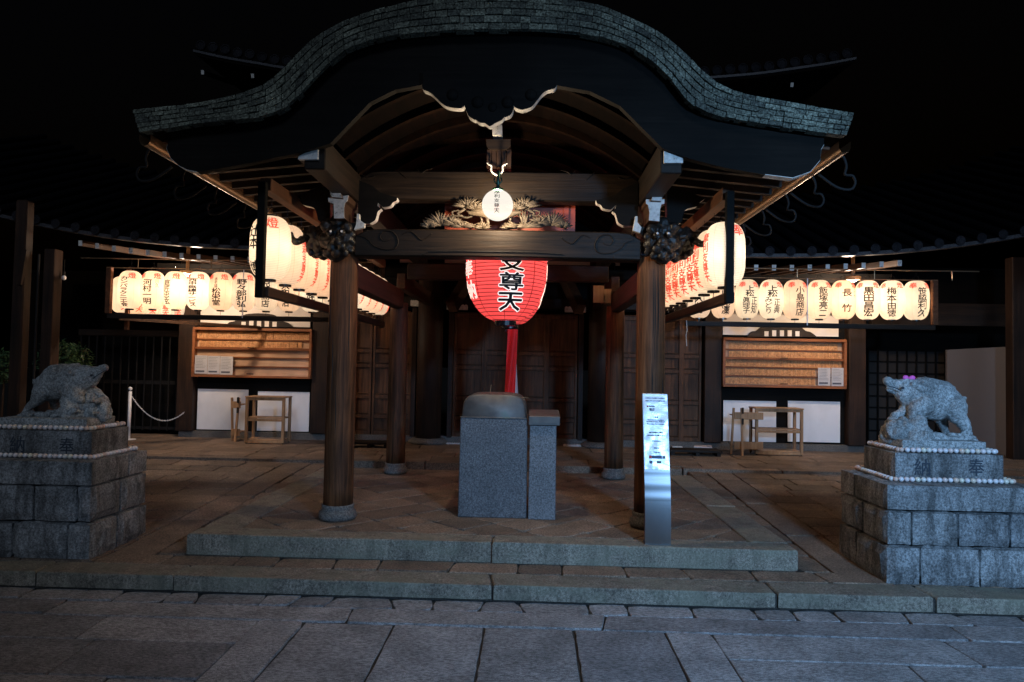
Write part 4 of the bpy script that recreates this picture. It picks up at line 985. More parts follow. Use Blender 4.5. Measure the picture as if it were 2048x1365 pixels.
def pedestal(sx):
    xin = 3.165 if sx > 0 else 3.24; xm = xin+.61; X_ = lambda v: sx*v
    lab = 'stepped granite pedestal of rough blocks under the %s boar statue' % ('right' if sx > 0 else 'left')
    t = thing('stone_pedestal', (X_(xm), -.57, ZM), lab, 'pedestal', 'stone pedestals')
    yf, yb = (-1.0, -.16) if sx > 0 else (-.96, -.13)
    zc = (.4, .6) if sx > 0 else (.425, .625)
    mb = MB()
    def course(z0, z1, cuts, out):
        xs = [xin-out]+cuts+[2*xm-xin+out]
        for a, b in zip(xs, xs[1:]):
            c_, d_ = sorted((X_(a)+sx*.002, X_(b)-sx*.002)); ym = random.uniform(-.66, -.48)
            block(mb, c_, d_, yf-out, ym-.003, z0, z1, .018); block(mb, c_, d_, ym+.003, yb+out, z0, z1, .018)
    course(ZM-.01, .115, [3.42, 3.88], .012); course(.127, zc[0]-.01, [3.36, 3.72, 4.12], .0)
    mb.build('block_courses', PED, t, smooth=False)
    mb = MB(); c_, d_ = sorted((X_(xin), X_(2*xm-xin))); block(mb, c_, d_, yf-.002, -.43, zc[0], zc[1], .004); block(mb, c_, d_, -.425, yb, zc[0], zc[1], .004); mb.build('cap_stone', PED, t)
    mi = 3.335 if sx > 0 else 3.36; c_, d_ = sorted((X_(mi), X_(2*xm-mi)))
    zm = zc[1]+.23; mb = MB(); block(mb, c_, d_, -.79, -.24, zc[1], zm, .003)
    ms = mb.build('inscribed_stone', PED, t)
    mb = MB(); a1, a2_ = (1953, 933), (1840, 936)
    if sx > 0: cs = [('奉', at(1953, 935, -.795)), ('納', at(1845, 935, -.795))]
    else: cs = [('奉', at(133, 892, -.795)), ('納', at(34, 889, -.795))]
    for s, p_ in cs: flat_text(mb, s, p_.x, p_.z, .125, .135, -.7945, .008)
    mb.build('engraved_letters', ENG, ms)
    si = mi+.095; c_, d_ = sorted((X_(si), X_(2*xm-si))); mb = MB(); block(mb, c_, d_, -.72, -.3, zm, zm+.1, .004); mb.build('statue_plinth', STAT, t)
    # bead strings
    for nm, (x0_, x1_, y0_, y1_, z_), ex in (('lower', (mi-.045, 2*xm-mi+.045, -.79-.05, -.24+.05, zc[1]+.027), 'around the inscribed stone'), ('upper', (si-.05, 2*xm-si+.05, -.72-.045, -.3+.05, zm+.027), 'around the statue plinth')):
        mb = MB(); cor = [(x0_, y0_), (x1_, y0_), (x1_, y1_), (x0_, y1_), (x0_, y0_)]; d = 0
        for (ax, ay), (bx_, by) in zip(cor, cor[1:]):
            ln = math.hypot(bx_-ax, by-ay); k = int(ln/.0425)
            for i in range(k):
                tt = (i+.5)/k; sag = .012*noise.noise(Vector((d*.3, sx*5, z_*9))); d += 1
                px_, py_ = ax+(bx_-ax)*tt, ay+(by-ay)*tt
                if ay == by: py_ += sag
                else: px_ += sag
                mb.ball((X_(px_), py_, z_-.005+.003*noise.noise(Vector((d, 1, 1)))), .0215*(1+.12*noise.noise(Vector((d*3.7, 2, 5)))), 10, 0, (1, 1, .95))
        tag(mb.build('bead_string', BEAD, None, smooth=True), 'string of pearly beads laid %s of the %s pedestal' % (ex, 'right' if sx > 0 else 'left'), 'bead string', 'bead strings on the pedestals')
    return zm+.1
zpl = {1: pedestal(1), -1: pedestal(-1)}
def capsule(mb, p, q, r1, r2, y, dy1=0, dy2=0, sq=(1, 1, 1)):
    a, b = at(*p, -.5), at(*q, -.5); a.y = y+dy1; b.y = y+dy2; n = max(2, int((b-a).length/.02))
    for k in range(n+1): mb.ball(a.lerp(b, k/n), (r1+(r2-r1)*k/n)*.0048, 12, 0, sq)
def carve(mb, name, par, amp, fr, vox=.011, it=3, amp2=0):
    o = mb.build(name, STAT, par); bake(o, [('REMESH', dict(mode='VOXEL', voxel_size=vox)), ('SMOOTH', dict(iterations=it))], STAT); rough(o, amp, fr, amp2, 60); return o
W = (1, .78, 1)
# right boar, mouth open, facing left
yb_ = -.5; t = thing('boar_statue', (3.75, yb_, zpl[1]), 'granite boar statue with open mouth, wearing a pink bow, on the right pedestal', 'statue', 'boar statues')
mb = MB(); C = lambda *a, **k: capsule(mb, *a, **k)
C((1893, 806), (1868, 804), 29, 34, yb_, sq=W); C((1868, 804), (1838, 799), 34, 33, yb_, sq=W); C((1838, 797), (1815, 784), 31, 24, yb_, sq=W); C((1850, 790), (1880, 795), 33, 31, yb_, sq=W)
C((1815, 781), (1800, 777), 23, 15, yb_, sq=W); C((1800, 773), (1778, 765), 12, 7.5, yb_); C((1777, 764), (1774, 762), 8.5, 8, yb_); C((1810, 792), (1797, 785), 15, 9, yb_); C((1797, 784), (1777, 779), 7.5, 5, yb_)
C((1897, 815), (1903, 832), 22, 14, yb_, -.07, -.08); C((1903, 832), (1916, 845), 14, 11, yb_, -.08, -.08); C((1916, 845), (1923, 864), 11, 8, yb_, -.08, -.08); C((1923, 865), (1916, 867), 7, 6, yb_, -.08, -.09)
C((1897, 815), (1893, 838), 20, 12, yb_, .07, .09); C((1893, 838), (1905, 865), 11, 7, yb_, .09, .1)
C((1838, 808), (1822, 818), 20, 15, yb_, -.07, -.09); C((1822, 818), (1812, 832), 14, 9, yb_, -.09, -.1)
C((1828, 812), (1806, 826), 18, 10, yb_, .03, .0); C((1806, 826), (1788, 832), 9, 7, yb_, 0, 0)
C((1913, 800), (1922, 802), 9, 8, yb_); C((1922, 799), (1931, 797), 7, 3, yb_)
C((1815, 768), (1832, 777), 4, 8, yb_, -.09, -.1); C((1832, 777), (1843, 779), 8, 2.5, yb_, -.1, -.1); C((1798, 774), (1808, 776), 4, 4, yb_, -.055, -.065)
C((1845, 766), (1885, 782), 5, 5, yb_)
rb_ = carve(mb, 'boar_body', t, .005, 22, .009, 2, .002)
eb = MB(); q = at(1806, 776, -.5-.105); eb.ball(q, .012, 10).tube([at(a, b, -.5-.085) for a, b in ((1776, 772), (1788, 775), (1797, 779), (1803, 783))], [.003, .004, .005, .003], 5); eb.build('eye_and_mouth', ENG, t)
mb = MB()
C((1822, 838), (1820, 872), 14, 24, yb_, -.04, -.03); C((1828, 835), (1835, 868), 12, 22, yb_, .05, .05); C((1836, 868), (1870, 877), 12, 8, yb_, -.05, -.03); C((1895, 874), (1918, 874), 9, 10, yb_, -.06, -.06); C((1860, 876), (1940, 880), 9, 7, yb_, .08, .02)
C((1790, 842), (1788, 870), 12, 22, yb_, .02, .02); C((1806, 845), (1806, 872), 14, 20, yb_, .08, .1); C((1802, 845), (1810, 870), 12, 18, yb_, -.06, -.1); C((1920, 870), (1942, 882), 10, 5, yb_, -.1, -.06); C((1850, 876), (1930, 880), 8, 7, yb_, -.12, -.1)
C((1820, 842), (1822, 874), 15, 22, yb_, -.11, -.13); C((1826, 850), (1842, 868), 14, 11, yb_, -.09, -.1); C((1842, 870), (1905, 880), 10, 6, yb_, -.1, -.1); C((1846, 872), (1900, 879), 8, 7, yb_, .02, .02); C((1815, 860), (1832, 872), 20, 14, yb_, .0, .0); C((1785, 860), (1810, 864), 20, 20, yb_, -.06, -.06)
for _ in range(36):
    a_ = (random.uniform(1780, 1836), random.uniform(846, 874)); C(a_, (a_[0]+3, a_[1]+2), random.uniform(5, 9), 5, yb_, random.uniform(-.16, .14), 0)
carve(mb, 'rock_base', t, .016, 16, .011, 2)
pb = MB(); q = at(1818, 757, -.52)
pb.ball(q+Vector((-.028, 0, .005)), .026, 12, 0, (1, .6, .8)).ball(q+Vector((.028, 0, .004)), .026, 12, 0, (1, .6, .8)).ball(q+Vector((0, -.012, .0)), .014, 10)
bw = pb.build('pink_bow', PINK, None, smooth=True); tag(bw, 'small pink bow on the head of the right boar', 'bow')
# left boar, mouth closed, facing right
t = thing('boar_statue', (-3.8, yb_, zpl[-1]), 'granite boar statue with closed mouth and raised snout on the left pedestal', 'statue', 'boar statues')
mb = MB()
C((98, 774), (118, 765), 27, 33, yb_, sq=W); C((118, 764), (148, 764), 34, 33, yb_, sq=W); C((148, 762), (172, 756), 31, 23, yb_, sq=W); C((172, 753), (184, 750), 21, 14, yb_, sq=W)
C((184, 748), (203, 739), 13, 7, yb_); C((203, 738), (209, 736), 7.5, 7, yb_); C((180, 764), (196, 750), 13, 8, yb_)
C((95, 785), (86, 803), 17, 9, yb_, -.07, -.09); C((86, 803), (74, 812), 8.5, 7, yb_, -.09, -.09); C((74, 812), (66, 825), 7, 6, yb_, -.09, -.09)
C((100, 785), (96, 812), 15, 8, yb_, .07, .09); C((82, 770), (73, 765), 9, 7, yb_); C((73, 766), (67, 760), 6, 2.5, yb_)
C((150, 780), (162, 790), 18, 14, yb_, -.06, -.07); C((162, 790), (172, 800), 12, 8, yb_, -.08, -.08); C((165, 778), (186, 788), 15, 9, yb_, .04, .06); C((186, 788), (204, 800), 8, 7, yb_, .05, .05)
C((152, 746), (162, 749), 4, 3, yb_, -.115, -.12); C((120, 735), (155, 731), 5, 5, yb_)
C((178, 755), (186, 752), 4, 3, yb_, -.07, -.06)
carve(mb, 'boar_body', t, .005, 22, .009, 2, .002)
eb = MB(); q = at(183, 751, -.5-.085); eb.ball(q, .011, 10).tube([at(a, b, -.5-.075) for a, b in ((208, 743), (198, 749), (190, 754), (186, 758))], [.002, .003, .004, .002], 5); eb.build('eye_and_mouth', ENG, t)
mb = MB()
C((155, 795), (160, 826), 12, 22, yb_, -.05, -.03); C((178, 800), (190, 824), 14, 22, yb_, .02, .03); C((205, 806), (208, 828), 10, 14, yb_, .02, .0); C((140, 822), (120, 830), 11, 9, yb_, -.06, -.06); C((120, 830), (62, 831), 8, 8, yb_, -.07, -.07); C((72, 826), (64, 830), 9, 8, yb_, -.08, -.08); C((150, 800), (152, 826), 11, 16, yb_, -.1, -.1)
C((62, 830), (42, 836), 9, 4, yb_, -.07, -.05); C((100, 830), (200, 830), 8, 8, yb_, .1, .1)
for _ in range(44):
    a_ = (random.uniform(60, 212), 0); a_ = (a_[0], random.uniform(800 if a_[0] > 150 else 826, 832)); C(a_, (a_[0]+3, a_[1]+2), random.uniform(4, 8 if a_[0] > 150 else 5), 4, yb_, random.uniform(-.16, .14), 0)
carve(mb, 'rock_base', t, .018, 16, .011, 2)

# ------------------------------------------------------------------ the hall
hall = thing('temple_hall', (.05, 8, ZT), 'dark timber temple hall with tiled eaves, panelled doors and white plaster panels', 'temple hall')
YH = 6.1
mb = MB()
for x0, x1, z0, z1 in ((-6.05, -3.35, ZT, 3.3), (3.45, 6.2, ZT, 3.3), (-3.35, 3.45, 2.5, 3.3)): mb.box(x0, x1, YH+.06, YH+.2, z0, z1)
mb.build('wall', BLACKW, hall)
MB().box(-6.1, 6.3, YH-.05, YH+.25, ZT-.05, .17).build('stone_plinth', BASEST, hall)
for x in (-5.98, -3.5, 3.6, 6.15): MB().box(x-.15, x+.15, YH-.12, YH+.1, .17, 3.3).build('post', DARKZ, hall, bev=.01)
for x in (-1.5, 1.6):
    MB().lathe([(.23, 0), (.23, 3.3)], (x, YH-.1, .12), 32).build('column', DARKZ, hall, smooth=True); MB().lathe([(.34, 0), (.36, .04), (.27, .1)], (x, YH-.1, ZT), 32).build('column_base', BASEST, hall, smooth=True)
def pnl(a, b, y, name, mt, d=.02, par=hall, bev=0):
    p_, q_ = at(*a, y), at(*b, y); return MB().box(min(p_.x, q_.x), max(p_.x, q_.x), y, y+d, min(p_.z, q_.z), max(p_.z, q_.z)).build(name, mt, par, bev=bev)
for a, b in (((396, 778), (494, 861)), ((516, 783), (617, 864)), ((1447, 801), (1552, 885)), ((1576, 802), (1680, 886))):
    pnl(a, b, YH+.02, 'white_panel', PANEL)
for sx, (a, b) in ((-1, ((402, 607), (620, 655))), (1, ((1446, 625), (1677, 674)))): pnl(a, b, YH+.03, 'plaster_panel', PLASTER)
pnl((404, 520), (620, 541), YH+.03, 'plaster_panel', PLASTER); pnl((1440, 538), (1677, 558), YH+.03, 'plaster_panel', PLASTER)
pnl((800, 505), (1240, 532), YH-.08, 'plaster_panel', PLASTER)
MB().box(-6.0, 6.2, YH-.1, YH+.04, 2.52, 2.7).build('lintel', DARKX, hall, bev=.01)
for xx in (-1.03, 1.13): pass
for f in (0, 1):
    ox, oy = (0, 0) if not f else (1035, 17)
    k = 1.0 if not f else 1.02
    pts = [(447, 655), (455, 645), (466, 643), (475, 636), (490, 629), (517, 627), (545, 629), (558, 636), (567, 643), (578, 646), (590, 655)]
    c0_ = 518
    P_ = [(c0_+(a-c0_)*.95*k+(1046 if f else 0), b+(19 if f else 0)) for a, b in smooth_px(pts, 3)]
    q = [at(a, b, YH-.03) for a, b in P_]; fl = MB().prism([(p_.x, p_.z) for p_ in q], YH-.03, YH+.028).build('frog_leg_strut', DARKX, hall)
    for i in range(5):
        cx = c0_+(i-2)*15.5+(1046 if f else 0); yy0 = 642+(19 if f else 0)+(2 if i in (0, 4) else 0)
        a_, b_ = at(cx-4, yy0, YH-.034), at(cx+4, 654+(19 if f else 0), YH-.034); MB().box(a_.x, b_.x, YH-.034, YH-.031, b_.z, a_.z).build('slot', PLASTER, fl)
# doors: stiles, rails and sunk panels
def door(x0, x1, z0, z1, y, cols=2):
    d = MB().box(x0, x1, y+.045, y+.07, z0, z1).build('door', DOORW, hall)
    mb = MB(); rails = [0, .12, .20, .44, .50, .74, .80, 1.0]; H = z1-z0
    for k in range(cols+1): x = x0+(x1-x0)*k/cols; xa, xb = max(x0, x-.045), min(x1, x+.045); mb.box(xa, xb, y, y+.043, z0, z1)
    for r_ in (.02, .15, .31, .56, .68, .98):
        for k in range(cols): xa, xb = x0+(x1-x0)*k/cols+.045, x0+(x1-x0)*(k+1)/cols-.045; z = z0+H*r_; mb.box(xa, xb, y+.006, y+.04, z-.035, z+.035); mb.box(xa, xb, y+.01, y+.042, z+.05, z+.062)
    mb.build('door_frame', DOORW, d, bev=.005)
for x0, x1 in ((-3.3, -2.58), (-2.56, -1.84), (-1.08, .04), (.06, 1.18), (1.94, 2.68), (2.7, 3.42)): door(x0, x1, .16, 2.42, YH, 2)
for x in (-1.13, 1.24, -1.8, 1.9): MB().box(x-.045, x+.045, YH-.06, YH+.05, .15, 2.5).build('door_jamb', DARKZ, hall, bev=.006)
for a, b in (((821, 600), (851, 613)), ((893, 609), (935, 620)), ((1130, 613), (1172, 625)), ((821, 884), (848, 892)), ((887, 886), (920, 894)), ((1127, 889), (1171, 899)), ((1345, 893), (1365, 899))):
    p_, q_ = at(*a, YH-.16), at(*b, YH-.16); w_ = q_.x-p_.x; h_ = p_.z-q_.z
    n = 7; pr = [(p_.x, q_.z)]+[(p_.x+w_*i/40, q_.z+h_*(.86+.14*abs(math.sin(math.pi*i/40*n)))) for i in range(41)]+[(q_.x, q_.z)]
    MB().prism(pr, YH-.16, YH-.07).build('door_pivot_block', RIM, hall)
# beams and braces between hall and porch
for x in (-.78, .9): MB().bar((x-.0, 5.9, 3.1), (x+(-.25 if x < 0 else .25), 5.2, 2.45), .16, .2).build('rainbow_brace', DARKY, hall)
MB().box(-6.2, 6.4, 5.3, 5.5, 2.98, 3.14).build('eave_purlin', BLACKW, hall)
# eaves: curved edge with tile discs, rafters with painted ends
def ez(x): return 3.17+.011*max(0, abs(x-.05)-3.6)**2.2*1.6
def ezy(x): return 3.85-.0*abs(x)
RX0, RX1 = -10.5, 10.6
mb = MB(); n = 70; xs = [RX0+(RX1-RX0)*i/n for i in range(n+1)]
for x in xs: z = ez(x); mb.v += [Vector((x, 3.84, z)), Vector((x, 3.84, z+.05)), Vector((x, 3.9, z+.06)), Vector((x, 3.9, z-.01))]
for i in range(n):
    for a_, b_ in ((0, 1), (1, 2), (2, 3), (3, 0)): mb.f.append([4*i+a_, 4*i+b_, 4*i+4+b_, 4*i+4+a_]); mb.mi.append(0)
mb.build('eave_edge', TILEEDGE, hall)
mb = MB(); rise = .42; yb2 = 8.2
for i, x in enumerate(xs): z = ez(x); mb.v += [Vector((x, 3.86, z+.055)), Vector((x, yb2, z+.055+(yb2-3.86)*rise)), Vector((x, yb2, z-.02+(yb2-3.86)*rise)), Vector((x, 3.9, z-.012))]
for i in range(n):
    for a_, b_ in ((0, 1), (1, 2), (2, 3), (3, 0)): mb.f.append([4*i+a_, 4*i+b_, 4*i+4+b_, 4*i+4+a_]); mb.mi.append(0 if a_ < 2 else 1)
mb.build('tiled_roof', [TILE, DARKY], hall)
mb = MB(); md_ = MB(); x = RX0+.1
while x < RX1:
    if abs(x) > 1.9:
        z = ez(x)+.085; p_, q_ = Vector((x, 3.83, z)), Vector((x, yb2, z+(yb2-3.86)*rise))
        mb.tube([p_, q_], .062, 10); md_.lathe([(.07, 0), (.07, .02)], (0, 0, 0), 14)
        for v in md_.v[-28:]: v.xyz = (x+v.x, 3.81+v.z, z-.0+v.y)
    x += .31
mb.build('round_tiles', TILE, hall, smooth=False); md_.build('tile_ends', TILEEND, hall)
x = -6.7
k = 0
while x < 6.1:
    if abs(x) > 2.2: z = ez(x)-.14; MB().bar((x, 3.98, z), (x, 5.6, z+.12), .062, .085, 0, 1).build('rafter', [DARKY, RIM], hall)
    x += .267
# upper roof far above, only its corners show
u = thing('upper_roof', (.05, 7, 6.4), 'dark tiled upper hall roof with upturned corners against the night sky', 'roof'); YU = 5.0
for pts in ([(386, 99), (450, 113), (520, 125), (575, 134), (660, 142), (760, 146)], [(1240, 158), (1380, 155), (1440, 151), (1520, 144), (1600, 133), (1660, 124), (1713, 114)]):
    q = [at(a, b, YU) for a, b in smooth_px(pts, 4)]
    mb = MB(); mr = MB()
    for i in range(len(q)-1):
        a, b = q[i], q[i+1]
        mb.add([(a.x, YU, a.z-.04), (b.x, YU, b.z-.04), (b.x, YU, b.z), (a.x, YU, a.z), (a.x, YU+.1, a.z-.04), (b.x, YU+.1, b.z-.04), (b.x, YU+.1, b.z), (a.x, YU+.1, a.z)], [(0, 1, 2, 3), (0, 4, 5, 1), (3, 2, 6, 7)])
        mr.add([(a.x, YU+.02, a.z+.003), (b.x, YU+.02, b.z+.003), (b.x*.97, YU+4, b.z+1.5), (a.x*.97, YU+4, a.z+1.5), (a.x, YU+.12, a.z-.05), (b.x, YU+.12, b.z-.05), (b.x, YU+4, b.z+.2), (a.x, YU+4, a.z+.2)], [(0, 1, 2, 3), (4, 7, 6, 5)])
    mb.build('eave_edge', TILEEDGE, u); mr.build('roof_slope', [BLACKW], u)
    mb = MB(); L_ = q[0].x
    for k in range(40):
        x = q[0].x+.12+k*.215
        if x > q[-1].x-.1: break
        j = max(i for i in range(len(q)) if q[i].x <= x); z = q[j].z+.1
        mb.lathe([(.085, 0), (.085, .05), (.07, .055), (.06, .04)], (0, 0, 0), 14)
        for v in mb.v[-56:]: v.xyz = (x+v.x, YU+.06-v.z, z+v.y)
    mb.build('round_tiles', TILEEND, u)
for a, b in ((505, 152), (1584, 170), (405, 145)):
    p_ = at(a, b, YU+.15); MB().bar(p_, p_+Vector((0, 1.2, .3)), .05, .07, 0, 1).build('rafter', [BLACKW, RIM], u)

# lit lamps under the hall eaves
for sx, (a, b) in ((-1, (375, 545)), (1, (1706, 556))):
    q = at(a, b, 4.75)-Vector((0, 0, .06)); lab = 'small lit lamp on a wooden disc under the %s hall eave, behind the name lanterns' % ('left' if sx < 0 else 'right')
    t = thing('eave_lamp', q, lab, 'lamp', 'lamps under the hall eaves')
    MB().lathe([(.12, .03), (.12, .08)], q, 24).lathe([(.03, .08), (.03, .5)], q, 10).build('wooden_disc', TROLLEY, t, bev=.004)
    MB().lathe([(.03, 0), (.05, .01), (.05, .03)], q, 16).build('lens', emit('lamp_lens', (1, .85, .65), 1.2), t)
    b_ = bpy.data.lights.new('eave_lamp_light', 'POINT'); b_.energy = 120; b_.shadow_soft_size = .05; b_.color = (1, .76, .56)
    lo = bpy.data.objects.new('eave_lamp_light', b_); COL.objects.link(lo); lo.parent = t; lo.location = (0, .0, -.07)

# notice cabinets with name tablets
def cabinet(A, B, lab, rows, sheets, sx):
    y = YH-.16; p_, q_ = at(*A, y), at(*B, y); x0, x1, z1, z0 = p_.x, q_.x, p_.z, q_.z
    t = thing('notice_cabinet', ((x0+x1)/2, YH, z0), lab, 'notice cabinet')
    MB().box(x0, x1, y+.1, y+.12, z0, z1).build('back_board', BACKW, t)
    mb = MB(); mb.box(x0-.04, x1+.04, y-.02, y+.15, z1, z1+.05); mb.box(x0-.04, x1+.04, y-.02, y+.15, z0-.04, z0); mb.box(x0-.045, x0, y-.018, y+.15, z0, z1); mb.box(x1, x1+.045, y-.018, y+.15, z0, z1)
    mb.build('frame', BOARDW, t, bev=.004)
    H = z1-z0
    for k in range(1, 5):
        z = z0+H*k/5; th = .022 if k == 3 else .012; MB().box(x0, x1, y+.02 if k == 3 else y+.058, y+.1, z-th, z+th).build('shelf', BOARDW, t, bev=.002)
    for k, (f0, f1) in enumerate(rows):
        if f1 > f0:
            z = z1-H*(k+1)/5+.014; xx = x0+(x1-x0)*f0
            mb = MB()
            while xx < x0+(x1-x0)*f1-.03: w_ = random.uniform(.024, .034); mb.box(xx+.0008, xx+w_, y+.075+random.uniform(0, .012), y+.095, z, z+H/5-random.uniform(.03, .045)); xx += w_
            tag(mb.build('name_tablets', TABLET, t), kind='stuff')
    for (a, b) in sheets:
        s_ = pnl(a, b, y+.02, 'notice_sheet', SHEET, .003, t); a_, b_ = at(*a, y+.018), at(*b, y+.018)
        mb = MB(); h_ = a_.z-b_.z
        for i in range(8): w_ = random.uniform(.5, .85)*(b_.x-a_.x); mb.box(a_.x+.02, a_.x+.02+w_*.95, y+.0175, y+.019, a_.z-.03-i*h_/12, a_.z-.026-i*h_/12)
        mb.box(a_.x+.02, a_.x+.02+(b_.x-a_.x)*.7, y+.0175, y+.019, b_.z+.03, b_.z+.06)
        mb.build('printed_lines', TXT, s_)
    gl = MB().box(x0, x1, y-.010, y-.006, z0, z1).build('glass_pane', GLASS, t)
    for zz in (z0+.03, z0+H*.62): MB().box((x0+x1)/2-.08, (x0+x1)/2+.05, y-.02, y-.012, zz-.008, zz+.008).build('lock', IRON, t)
    return t
GLASS = bpy.data.materials.new('cabinet_glass'); GLASS.use_nodes = True; t_ = GLASS.node_tree; t_.nodes.remove(t_.nodes['Principled BSDF'])
tb_ = N(GLASS, 'BsdfTransparent'); gb_ = N(GLASS, 'BsdfGlossy'); gb_.inputs['Roughness'].default_value = .02; mx_ = N(GLASS, 'MixShader'); mx_.inputs[0].default_value = .05
L(GLASS, tb_.outputs[0], mx_.inputs[1]); L(GLASS, gb_.outputs[0], mx_.inputs[2]); L(GLASS, mx_.outputs[0], t_.nodes['Material Output'].inputs[0])
cabinet((391, 660), (617, 754), 'glazed wooden cabinet, two rows of name tablets and three pale sheets, left of the porch', [(0, 1), (.02, .93), (0, 0), (0, 0), (0, 0)], [((390, 711), (414, 748)), ((416, 712), (439, 749)), ((441, 713), (465, 750))], -1)
cabinet((1451, 681), (1688, 774), 'glazed wooden cabinet with five full rows of name tablets, right of the porch', [(.04, .97), (.04, 1), (0, 1), (0, .78), (0, .78)], [((1636, 736), (1661, 772)), ((1663, 736), (1688, 773))], 1)

# trolleys in front of the white panels
def stand(fl, fr, top, lab, shelves, wf, dp, cat='trolley', group=None):
    p_ = flo(*fl, ZT); x1 = flo(*fr, ZT).x; zt = at(fl[0], top, p_.y).z; x0 = p_.x; y = p_.y
    t = thing('wooden_trolley', ((x0+x1)/2, y+dp/2, ZT), lab, cat, group)
    for x in (x0, x1-wf):
        for yy in (y, y+dp-wf): MB().box(x, x+wf, yy, yy+wf, ZT+.02, zt-.02).build('leg', TROLLEY, t, bev=.003); MB().ball((x+wf/2, yy+wf/2, ZT+.014), .014, 8).build('foot', IRON, t)
    for k, fz in enumerate(shelves):
        z = ZT+(zt-ZT)*fz; a_ = -.008 if fz > .99 else wf*.5; MB().box(x0+a_, x1-a_, y+a_, y+dp-a_, z-.02, z+.002).build('shelf', TROLLEY, t, bev=.003)
        MB().box(x0+wf, x1-wf, y+.005, y+.022, z-.065, z-.022).build('apron', TROLLEY, t, bev=.002)
    return t
def rack(fl, fr, top, lab):
    p_ = flo(*fl, ZT); x1 = flo(*fr, ZT).x; zt = at(fl[0], top, p_.y).z; x0 = p_.x; y = p_.y
    t = thing('wooden_stand', ((x0+x1)/2, y+.15, ZT), lab, 'stand')
    for x in (x0, x0+.13): MB().bar((x, y+(.0 if x > x0 else .2), ZT), (x+.01, y+.1, zt), .035, .035).build('leg', TROLLEY, t, bev=.003)
    for fz in (.85, .22): z = ZT+(zt-ZT)*fz; MB().box(x0+.02, x1, y+.08, y+.1, z-.07, z+.05).build('side_board', TROLLEY, t, bev=.003); MB().box(x0+.02, x1, y+.1, y+.38, z-.02, z).build('shelf', TROLLEY, t, bev=.003)
    for fz in (.72, .95): z = ZT+(zt-ZT)*fz; MB().box(x0+.132, x0+.155, y+.02, y+.06, z-.05, z+.05).build('clamp', IRON, t)
    return t
stand((488, 888), (566, 890), 793, 'light wooden trolley with three shelves before the left white panels', (1, .56, .1), .045, .36, group='wooden trolleys')
stand((1511, 911), (1597, 910), 816, 'light wooden trolley with three shelves before the right white panels', (1, .56, .1), .045, .36, group='wooden trolleys')
rack((455, 884), (492, 880), 796, 'small light wooden stand at the left side of the left trolley')
rack((1469, 912), (1508, 905), 817, 'small light wooden stand at the left side of the right trolley')

# step boards before the side doors
for a, b, lab in (((690, 896), (778, 897), 'low wooden step board behind the left front post'), ((1340, 912), (1442, 913), 'low wooden step board with papers on it, right of the steel stand')):
    p_, q_ = flo(*a, ZT), flo(*b, ZT); t = thing('step_board', ((p_.x+q_.x)/2, p_.y, ZT), lab, 'step board')
    MB().box(p_.x, q_.x, p_.y, p_.y+.35, ZT+.06, ZT+.1).build('deck', DARKX, t, bev=.004)
    for x in (p_.x+.02, (p_.x+q_.x)/2, q_.x-.08): MB().box(x, x+.06, p_.y+.02, p_.y+.33, ZT, ZT+.059).build('runner', DARKX, t)
p_ = at(1405, 896, 5.45)
tag(MB().add([(p_.x-.18, 5.3, ZT+.104), (p_.x+.12, 5.28, ZT+.104), (p_.x+.16, 5.5, ZT+.104), (p_.x-.12, 5.5, ZT+.106), (p_.x-.18, 5.3, ZT+.125), (p_.x+.12, 5.28, ZT+.115), (p_.x+.16, 5.5, ZT+.13), (p_.x-.12, 5.5, ZT+.12)], [(0, 3, 2, 1), (4, 5, 6, 7), (0, 1, 5, 4), (1, 2, 6, 5), (2, 3, 7, 6), (3, 0, 4, 7)]).build('paper_stack', CLOTHW), 'white papers lying on the right step board', 'papers')

# ------------------------------------------------------------------ left side: gate posts, grille fence, rope post, shrub, bulb
gt = thing('side_building', (-7.6, 4.6, 0), 'dark timber side building at the left edge with heavy posts', 'building')
for (x, y, r, z) in ((at(38, 700, 3.1).x, 3.1, .085, 3.7),): MB().box(x-r, x+r, y-r, y+r, ZM, z).build('post', DARKZ, gt, bev=.02)
q = at(95, 700, 4.3); MB().box(q.x-.09, q.x+.09, 4.25, 4.45, ZT, 3.2).build('post', DARKZ, gt, bev=.01); MB().tube([(q.x-.13, 4.2, ZT), (q.x-.13, 4.2, 3.1)], .02, 8).build('down_pipe', IRON, gt)
MB().box(-11, -6.4, 8.6, 8.8, 0, 3.4).build('wall', BLACKW, gt); MB().box(-11, -8, 3.0, 3.2, 3.5, 3.7).build('lintel', BLACKW, gt)
MB().bar(at(40, 570, 3.02), at(52, 500, 3.02), .07, .07).build('bracket', DARKZ, gt)
fn = thing('grille_fence', (-7.2, 6.6, ZT), 'dark metal bar fence under a wooden beam behind the left boar', 'fence'); YG = 6.6
p_, q_ = at(160, 668, YG), at(382, 668, YG); zb1 = at(270, 855, YG).z
MB().box(p_.x, q_.x, YG-.06, YG+.06, p_.z-.03, p_.z+.09).build('top_rail', DARKX, fn, bev=.01); zm_ = at(270, 763, YG).z
MB().box(p_.x, q_.x, YG-.02, YG+.02, zm_-.05, zm_+.02).build('middle_rail', IRON, fn); MB().box(p_.x, q_.x, YG-.02, YG+.02, zb1-.03, zb1+.02).build('bottom_rail', IRON, fn)
x = p_.x+.05
while x < q_.x: MB().box(x-.011, x+.011, YG-.042, YG-.022, zb1-.05, p_.z-.03).build('bar', IRON, fn); x += .158
MB().box(p_.x, q_.x+.3, YG+.7, YG+.8, ZT, 3).build('wall_behind', BLACKW, fn)
rp = thing('rope_post', flo(257, 880, ZT), 'white barrier post with a ball top behind the left pedestal', 'barrier post'); q = Vector(rp.location); zt2 = at(260, 783, q.y).z
